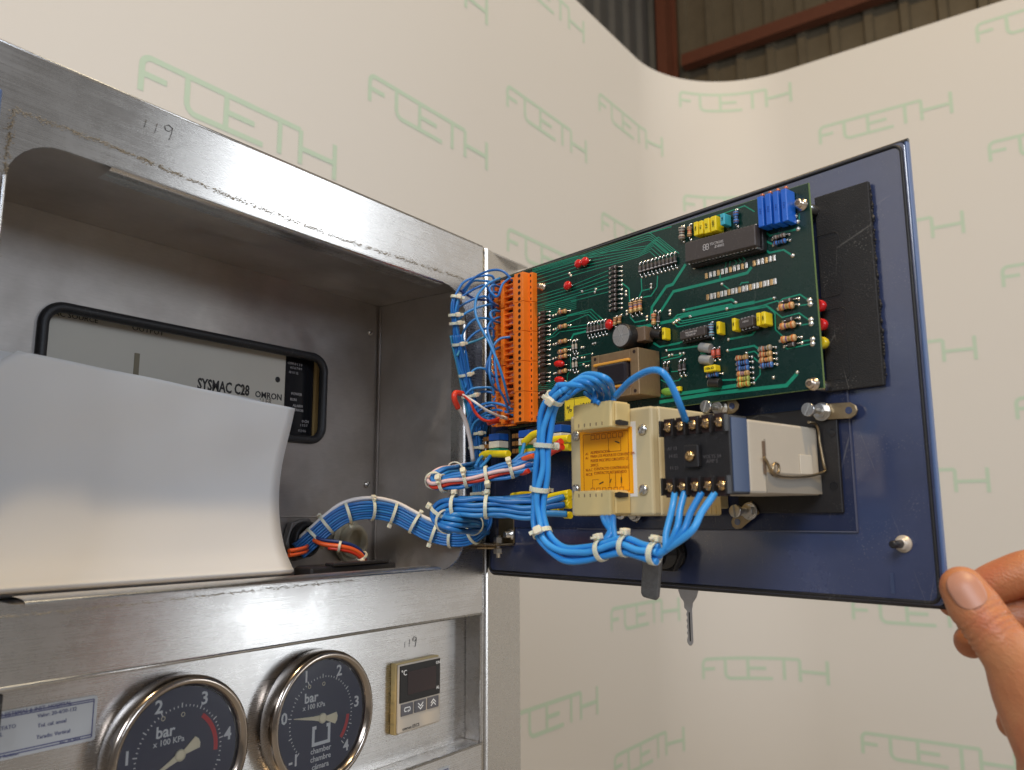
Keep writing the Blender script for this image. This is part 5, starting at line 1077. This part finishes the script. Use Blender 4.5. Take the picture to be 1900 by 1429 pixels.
# long loops between terminals
def loop(pts, m=None, h0=.045):
    P_ = [dw(*r7(*p), h) for p, h in pts]; MB().tube(cr(P_, 7), RW, 0, 8).build('wire', m or random.choice(M_WBLUE), H2, world=True)
loop([((690, 155), .028), ((640, 200), .034), ((605, 290), .036), ((560, 270), .036), ((540, 230), .036), ((570, 205), .032), ((620, 220), .024)])
loop([((620, 150), .024), ((520, 200), .038), ((440, 300), .046), ((430, 420), .050), ((470, 530), .052), ((540, 660), .052), ((600, 800), .050), ((650, 950), .044), ((685, 1090), .034), ((700, 1130), .028)], M_WBLUE[3])
loop([((700, 610), .027), ((620, 625), .034), ((560, 700), .042), ((540, 820), .044), ((545, 930), .044), ((580, 1010), .036), ((620, 1030), .024)], M_WBLUE[1])
loop([((620, 455), .024), ((560, 480), .034), ((525, 540), .042), ((540, 620), .046), ((575, 720), .046), ((585, 850), .046), ((610, 1000), .044), ((660, 1100), .036), ((690, 1200), .028)], M_WBLUE[0])
loop([((610, 370), .024), ((560, 340), .034), ((535, 290), .036), ((570, 260), .032), ((620, 270), .024)], M_WBLUE[2]); loop([((620, 500), .024), ((570, 480), .034), ((545, 430), .036), ((570, 405), .032), ((620, 410), .024)], M_WBLUE[1])
loop([((615, 690), .024), ((570, 720), .034), ((525, 800), .040), ((520, 880), .040), ((560, 915), .032), ((610, 920), .024)], M_WBLUE[2])
for k in range(9):   # tangle under the block dropping into the trunk
    sx = 600 - k * 8; fan(r7(390 + k * 14, 1400), [r7(400 + k * 14, 1330), r7(430 + k * 13, 1270), r7(500 + k * 10, 1235 + k * 4)], (24 - k % 3, 0))
# ---- screened lead with red sleeve
H3 = thing('shielded_lead', 'white lead with red sleeves looping to the lowest orange terminal', 'wire', Matrix.Translation(fr(875, 860, -.02)))
ld = cr(W([(878, 855, 'y', -.016), (872, 815, 'y', -.018), (863, 780, 'y', -.020), (851, 755, 'y', -.022)]), 6); MB().tube(ld, .0016, 0, 8).build('white_jacket', M_WWHITE, H3, world=True)
rs = cr(W([(850, 757, 'y', -.022), (843, 740, 'y', -.023), (845, 729, 'y', -.023), (858, 730, 'y', -.022)]), 6); MB().tube(rs, .0021, 0, 8).build('red_sleeve', M_WRED, H3, world=True)
MB().tube(cr(W([(857, 731, 'y', -.022), (880, 745, 'h', .060), (905, 762, 'h', .050), (935, 775, 'h', .032)]), 6), .0009, 0, 8).build('white_core', M_WWHITE, H3, world=True)
MB().tube(cr(W([(858, 731, 'y', -.022), (872, 745, 'h', .060), (882, 765, 'h', .056), (897, 779, 'h', .050), (918, 781, 'h', .040), (926, 774, 'h', .034)]), 6), .0010, 0, 8).build('red_core', M_WRED, H3, world=True)
MB().tube(W([(905, 784, 'h', .044), (925, 780, 'h', .036)]), .0019, 0, 8).build('red_sleeve', M_WRED, H3, world=True); MB().tube(W([(929, 773, 'h', .033), (941, 776, 'h', .028)]), .0014, 0, 8).build('ferrule', M_WHITEP, H3, world=True)
# ---- upper loop to the contact blocks
def sleeve(root, pts, h, r=.0030, name='yellow_sleeve'):
    MB().tube(cr([dw(*g(8, *p), h) for p in pts], 5), r, 0, 10).build(name, M_YEL, root, world=True)
H4 = thing('wire_harness', 'upper tied loop of blue, pink and red wires running to the contact blocks', 'wire harness', Matrix.Translation(dw(880, 880, .06)))
r5 = lambda X, Y: g(5, X, Y)
lp = cr([fr(*r5(420, 330), -.016), fr(*r5(330, 345), -.030), dw(*r5(235, 365), .085), dw(*r5(172, 405), .092), dw(*r5(195, 442), .095), dw(*r5(300, 425), .090), dw(*r5(430, 400), .082), dw(*r5(560, 378), .074), dw(*r5(690, 345), .066), dw(*r5(800, 315), .058), dw(*r5(885, 295), .050)], 7)
R4 = .0013; fs = bundle(H4, lp, 9, R4, lambda k: [M_WBLUE[0], M_WBLUE[1], M_WPINK, M_WBLUE[3], M_WBLUE[1], M_WRED, M_WBLUE[0], M_WBLUE[2], M_WBLUE[1]][k % 9], loose=.0011, layout=[((j - 1) * 2 * R4, (i - 1) * 2 * R4) for i in range(3) for j in range(3)], twist=.1, squash=1.05)
for t, hd in ((.12, 1.4), (.33, 2.6), (.45, -1.2), (.58, -1.4), (.69, .2), (.82, -1.5)): tie(H4, lp, fs, t, .0052, hd, .0022, .003)
sleeve(H4, [(30, 450), (70, 418), (160, 408), (300, 412), (425, 412)], .034, .0026); sleeve(H4, [(650, 250), (720, 190), (790, 130), (880, 105), (910, 110)], .034, .0026); sleeve(H4, [(640, 395), (720, 385), (800, 380)], .030, .0026); sleeve(H4, [(1040, 215), (1180, 195), (1330, 185)], .034, .0027); sleeve(H4, [(1220, 310), (1280, 310), (1340, 308)], .032, .0027)
for a in ([(5, 620), (80, 540), (160, 440)], [(-60, 600), (-10, 500), (40, 450)], [(560, 520), (620, 410), (655, 265)], [(430, 580), (530, 490), (620, 405)]): MB().tube(cr([dw(*g(8, *p), .048 - .006 * k) for k, p in enumerate(a)], 6), R4, 0, 8).build('wire', M_WBLUE[3], H4, world=True)
for a in ([(980, 380), (1060, 330), (1205, 225)], [(1000, 430), (1080, 370), (1220, 305)]): MB().tube(cr([dw(*g(8, *p), .050) for p in a], 6), .0022, 0, 8).build('wire', M_WRED, H4, world=True)
for k, a in enumerate(([(420, 600), (560, 500), (700, 420), (820, 400)], [(450, 620), (620, 540), (760, 500), (850, 480)], [(470, 660), (640, 600), (780, 560), (860, 530)], [(470, 690), (640, 660), (780, 640), (850, 620)])): MB().tube(cr([dw(*g(8, *p), .066 - .005 * q) for q, p in enumerate(a)], 6), .0016, 0, 8).build('wire', M_WBLUE[k % 4], H4, world=True)
for a, m in (([(480, 690), (640, 690), (720, 660)], M_WRED), ([(640, 490), (730, 455), (800, 440)], M_WORG)): MB().tube(cr([dw(*g(8, *p), .060) for p in a], 6), .0017, 0, 8).build('wire', m, H4, world=True)
# ---- lower loop to the sleeved ends
H5 = thing('wire_harness', 'lower tied loop of light blue wires running to yellow sleeved ends', 'wire harness', Matrix.Translation(dw(880, 960, .06)))
lp = cr([fr(*r5(520, 740), -.014), fr(*r5(440, 725), -.022), dw(*r5(330, 715), .090), dw(*r5(240, 695), .094), dw(*r5(222, 640), .094), dw(*r5(290, 605), .092), dw(*r5(400, 600), .086), dw(*r5(520, 600), .078), dw(*r5(650, 605), .070), dw(*r5(780, 615), .062), dw(*r5(900, 622), .056)], 7)
R5 = .0016; fs = bundle(H5, lp, 12, R5, [M_WBLUE[3], M_WBLUE[1], M_WTEAL, M_WBLUE[3], M_WBLUE[0]], loose=.0013, layout=[((j - 1) * 2 * R5, (i - 1.5) * 2 * R5) for i in range(4) for j in range(3)], twist=.08)
for t, hd in ((.10, -1.0), (.28, -1.5), (.40, 2.2), (.54, 1.6), (.72, 1.6)): tie(H5, lp, fs, t, .0070, hd, .0023, .002)
for a in ([(1000, 1060), (1100, 1030), (1330, 985)], [(1200, 1045), (1330, 1040)], [(1020, 1140), (1150, 1115), (1330, 1120)], [(1230, 1165), (1340, 1165)], [(1030, 1250), (1200, 1240)], [(1255, 1310), (1340, 1315)], [(480, 1035), (620, 1015), (780, 1015)]): sleeve(H5, a, .040, .0023)
for k, a in enumerate(([(960, 1130), (1100, 1085), (1235, 1050)], [(960, 1200), (1100, 1175), (1240, 1160)], [(960, 1285), (1120, 1290), (1280, 1300)], [(330, 1080), (560, 1060), (780, 1035)])): MB().tube(cr([dw(*g(8, *p), .056 - .006 * q) for q, p in enumerate(a)], 6), .0021, 0, 8).build('wire', M_WBLUE[(k + 1) % 4], H5, world=True)
# ---- thick blue relay harness
RT = .0017
H6 = thing('wire_harness', 'thick bright blue relay harness curving from the upper plug round to the black socket', 'wire harness', Matrix.Translation(dw(1010, 900, .1)))
up_ends = [(1101, 746), (1113, 744), (1125, 743), (1137, 743)]
mid = [(1045, 721), (1027, 742), (1014, 775), (1009, 820), (1006, 870), (1000, 920), (1001, 965), (1012, 1000), (1045, 1026), (1085, 1028), (1120, 1020), (1155, 1012), (1190, 1022), (1222, 1028)]
cp = cr([dw(px, py, .104 if i < 9 else .104 - .001 * (i - 8)) for i, (px, py) in enumerate(mid)], 8)
fs = bundle(H6, cp, 4, RT, M_WSKY, layout=[(-RT * 1.0, -RT * 1.6), (RT * 1.0, -RT * .9), (-RT * .9, RT * .9), (RT * 1.0, RT * 1.7)], twist=.25, loose=.0009)
lead0 = [cp[0] + fs[0][1] * a + fs[0][2] * b for a, b in ((-RT, -RT * 1.6), (RT, -RT * .9), (-RT * .9, RT * .9), (RT, RT * 1.7))]
for k, (ex, ey) in enumerate(up_ends):
    e = dw(ex, ey + 4, P1[4] - .007); t1 = cp[1] - cp[0]
    c_ = [lead0[k] + t1 * .3, dw(1066 + k * 6, 714 - k * 6, .103 - .0012 * k), dw(1086 + k * 13, 717 - k * 5, .099), dw(ex + 1, ey - 15, P1[4] - .006), e]
    MB().tube(cr(c_, 8), RT, 0, 10).build('wire', M_WSKY[k % 3], H6, world=True)
for a in ([(1062, 724), (1075, 712), (1090, 712), (1102, 728), (1104, 748)], [(1085, 728), (1098, 738), (1112, 748)], [(1050, 740), (1075, 722), (1095, 715)]): MB().tube(cr([dw(px, py, .090) for px, py in a], 6), .0013, 0, 8).build('wire', M_WSKY[1], H6, world=True)
# single wire over to the socket
e = dw(1273, 782, ht + .001); MB().tube(cr([dw(1142, 735, .094), dw(1170, 706, .100), dw(1203, 688, .104), dw(1228, 690, .106), dw(1246, 715, .102), dw(1261, 750, .096), e], 8), RT, 0, 10).build('wire', M_WSKY[0], H6, world=True)
# ends under the socket
hub = dw(1225, 1030, .098)
for k, (sx, sy) in enumerate(((1252, 915), (1270, 914), (1302, 914), (1327, 914))):
    e = dw(sx, sy, ht + .0016); c_ = [hub + DH * (k - 1.5) * .0014 - DH * .006, dw(1232 + k * 3, 1022 - k * 2, .099), dw([1236, 1256, 1268, 1283][k], [990, 980, 985, 985][k], .098), dw([1247, 1262, 1282, 1302][k], [945, 945, 950, 950][k], .093), e]
    MB().tube(cr(c_, 8), RT, 0, 10).build('wire', M_WSKY[(k + 2) % 3], H6, world=True)
# branch rising behind to the lower plug
for k in range(3):
    c_ = [dw(1085 - k * 6, 1022 + k, .102), dw(1115, 1008 - k, .100), dw(1130 + k * 2, 990, .097), dw(1136 - k * 7, 968, .092), dw(1135 - k * 9, 952, .084)]
    MB().tube(cr(c_, 7), RT * .9, 0, 10).build('wire', M_WSKY[1], H6, world=True)
c_ = [dw(1138, 958, .090), dw(1139, 985, .096), dw(1147, 1008, .100), dw(1175, 1016, .101)]; MB().tube(cr(c_, 7), RT * .9, 0, 10).build('wire', M_WSKY[1], H6, world=True)
for t, hd, w_ in ((.07, 2.6, .0030), (.245, .3, .0030), (.37, -.4, .0030), (.51, 2.6, .0030), (.76, 1.6, .0030), (.86, 1.6, .0030), (.985, 1.4, .0034)): tie(H6, cp, fs, t, .0046, hd, w_ * .85, .005)

# ================================================================== hand
sk = D.materials.new('skin'); sk.use_nodes = True; nt = sk.node_tree; b = nt.nodes['Principled BSDF']; Lk = nt.links.new
tc = nd(nt, 'ShaderNodeTexCoord'); n1 = nd(nt, 'ShaderNodeTexNoise'); n1.inputs['Scale'].default_value = 70; n1.inputs['Detail'].default_value = 5; Lk(tc.outputs['Object'], n1.inputs['Vector'])
mx = nd(nt, 'ShaderNodeMix', data_type='RGBA'); mx.inputs['A'].default_value = (.42, .130, .050, 1); mx.inputs['B'].default_value = (.58, .265, .115, 1); Lk(n1.outputs[0], mx.inputs['Factor']); Lk(mx.outputs['Result'], b.inputs['Base Color'])
b.inputs['Roughness'].default_value = .46; b.inputs['Subsurface Weight'].default_value = .22; b.inputs['Subsurface Radius'].default_value = (1, .35, .2); b.inputs['Subsurface Scale'].default_value = .004
n2 = nd(nt, 'ShaderNodeTexVoronoi'); n2.inputs['Scale'].default_value = 1100; Lk(tc.outputs['Object'], n2.inputs['Vector']); n3 = nd(nt, 'ShaderNodeTexNoise'); n3.inputs['Scale'].default_value = 420; Lk(tc.outputs['Object'], n3.inputs['Vector'])
wt = nd(nt, 'ShaderNodeTexWave'); wt.inputs['Scale'].default_value = 130; wt.inputs['Distortion'].default_value = 9; wt.inputs['Detail'].default_value = 3; wt.inputs['Detail Scale'].default_value = 2; mpw = nd(nt, 'ShaderNodeMapping'); mpw.inputs['Rotation'].default_value = (.4, .9, .8); Lk(tc.outputs['Object'], mpw.inputs[0]); Lk(mpw.outputs[0], wt.inputs['Vector'])
am0 = nd(nt, 'ShaderNodeMath', operation='MULTIPLY_ADD'); am0.inputs[1].default_value = .30; Lk(wt.outputs['Fac'], am0.inputs[0]); Lk(n3.outputs[0], am0.inputs[2])
am = nd(nt, 'ShaderNodeMath', operation='MULTIPLY_ADD'); am.inputs[1].default_value = .5; Lk(n2.outputs['Distance'], am.inputs[0]); Lk(am0.outputs[0], am.inputs[2])
n4 = nd(nt, 'ShaderNodeTexNoise'); n4.inputs['Scale'].default_value = 38; n4.inputs['Detail'].default_value = 3; Lk(tc.outputs['Object'], n4.inputs['Vector']); r4 = nd(nt, 'ShaderNodeMapRange'); r4.inputs[1].default_value = .45; r4.inputs[2].default_value = .7; r4.inputs[4].default_value = .6; Lk(n4.outputs[0], r4.inputs[0])
m4 = nd(nt, 'ShaderNodeMix', data_type='RGBA'); m4.inputs['B'].default_value = (.44, .095, .05, 1); Lk(r4.outputs[0], m4.inputs['Factor']); Lk(mx.outputs['Result'], m4.inputs['A']); Lk(m4.outputs['Result'], b.inputs['Base Color'])
bp = nd(nt, 'ShaderNodeBump'); bp.inputs['Strength'].default_value = .5; bp.inputs['Distance'].default_value = .0004; Lk(am.outputs[0], bp.inputs['Height']); Lk(bp.outputs[0], b.inputs['Normal'])
def chain(mb, pts, rad, n=6, flat=1.0, nrm=None):
    P_ = cr(pts, n); k = len(pts); R_ = []
    for i in range(len(P_)):
        t = i / (len(P_) - 1) * (k - 1); a = min(int(t), k - 2); f = t - a; R_.append(rad[a] * (1 - f) + rad[a + 1] * f)
    mb.tube(P_, R_, 0, 18, flat=flat, nrm=nrm); mb.ell(P_[0], R_[0], R_[0], R_[0], 0, None, 16, 10); mb.ell(P_[-1], R_[-1], R_[-1], R_[-1], 0, None, 16, 10)
hm = MB()
tp = [dw(1786, 1091, .0118), dw(1806, 1122, .0120), dw(1838, 1168, .0130), dw(1878, 1222, .0100), dw(1914, 1296, .004), dw(1970, 1385, -.004)]
chain(hm, tp, [.0098, .0113, .0112, .0118, .0150, .0190])
# index from its knuckle behind the door edge to the tip under the corner
chain(hm, [dw(1768, 1118, -.0140), dw(1802, 1104, -.0145), dw(1860, 1076, -.0170), dw(1935, 1062, -.0230), dw(1995, 1120, -.0300)], [.0070, .0086, .0096, .0108, .0130])
chain(hm, [dw(1802, 1190, -.0130), dw(1822, 1178, -.0170), dw(1875, 1150, -.0260), dw(1950, 1140, -.0340), dw(2010, 1200, -.0360)], [.0078, .0090, .0098, .0110, .0130])
chain(hm, [dw(1868, 1270, -.0200), dw(1890, 1250, -.0280), dw(1950, 1225, -.0370), dw(2020, 1260, -.0380)], [.0075, .0088, .0100, .0125])
chain(hm, [dw(1880, 1342, -.0140), dw(1893, 1326, -.0200), dw(1950, 1310, -.0340), dw(2025, 1330, -.0380)], [.0070, .0080, .0095, .0125])
chain(hm, [dw(2000, 1150, -.026), dw(2020, 1260, -.026), dw(2000, 1400, -.018)], [.0180, .0220, .0230])
chain(hm, [dw(1975, 1335, -.006), dw(2010, 1440, -.010), dw(2040, 1560, -.014), dw(2070, 1700, -.014)], [.0200, .0250, .0260, .0270])
ho = hm.build('hand', sk); rm = ho.modifiers.new('r', 'REMESH'); rm.mode = 'VOXEL'; rm.voxel_size = .0011; sm = ho.modifiers.new('s', 'SMOOTH'); sm.factor = .5; sm.iterations = 9
dg = bpy.context.evaluated_depsgraph_get(); me2 = D.meshes.new_from_object(ho.evaluated_get(dg)); ho.modifiers.clear(); old = ho.data; ho.data = me2; D.meshes.remove(old)
if not me2.materials: me2.materials.append(sk)
# creases over the thumb joint and the nail bed fold
ta = (tp[1] - tp[2]).normalized(); jn = tp[2]; base_n = DN
for v in me2.vertices:
    p = v.co; best = None; s_ = (p - jn).dot(ta); rad_ = (p - jn - ta * s_).length
    if rad_ < .018 and (p - jn).dot(base_n) > -.004:
        side = (p - jn).dot(ta.cross(base_n)); wob = .0012 * math.sin(side * 260) + side * side * 20
        for c0, dep, wd_ in ((.0035, .00060, .0007), (.0015, .00045, .0006), (-.0012, .00065, .0008), (-.0040, .00040, .0006), (.0062, .00035, .0006), (-.0068, .0003, .0006)):
            d_ = s_ - c0 - wob; k_ = 1.7 * dep * math.exp(-(d_ / wd_) ** 2)
            if k_ > 1e-5: v.co = v.co - (p - jn - ta * s_).normalized() * k_
me2.polygons.foreach_set('use_smooth', [True] * len(me2.polygons)); me2.update()
tag(ho, 'bare hand gripping the lower outer corner of the blue door between thumb and fingers', 'hand')
# thumb nail: curved plate lying on the thumb
ntp = tp[0]; axd = (tp[0] - tp[1]).normalized(); nz = (CAM - tp[0]); nz = (nz - axd * nz.dot(axd)).normalized(); nz = (nz * .92 + ZAX * -.02 + DH * .12); nz = (nz - axd * nz.dot(axd)).normalized(); nx_ = axd.cross(nz)
rows = []; c0 = tp[0] - axd * .0015
for i in range(23):
    s_ = -.0096 + .0170 * i / 22; row = []
    tau = min(1, abs((s_ + .0011) / .00852)); wdt = .0067 * max(.02, 1 - tau ** 3.0) ** .5
    for j in range(13):
        q = -1 + 2 * j / 12; xx = q * wdt; t_ = (s_ + .0092) / .0166; Rr = .0106 + (1 - t_) * .0006 - max(0, t_ - .55) ** 2 * .012
        row.append(c0 + axd * s_ + nx_ * xx + nz * (math.sqrt(max(1e-8, Rr * Rr - xx * xx * .9)) + .0000))
    rows.append(row)
mb = MB(); mb.grid(rows); nl = mb.build('thumb_nail', mat('nail', (.50, .235, .155), .42, 0, .5, sss=.2), ho, world=True)
so = nl.modifiers.new('t', 'SOLIDIFY'); so.thickness = .0006; so.offset = 0
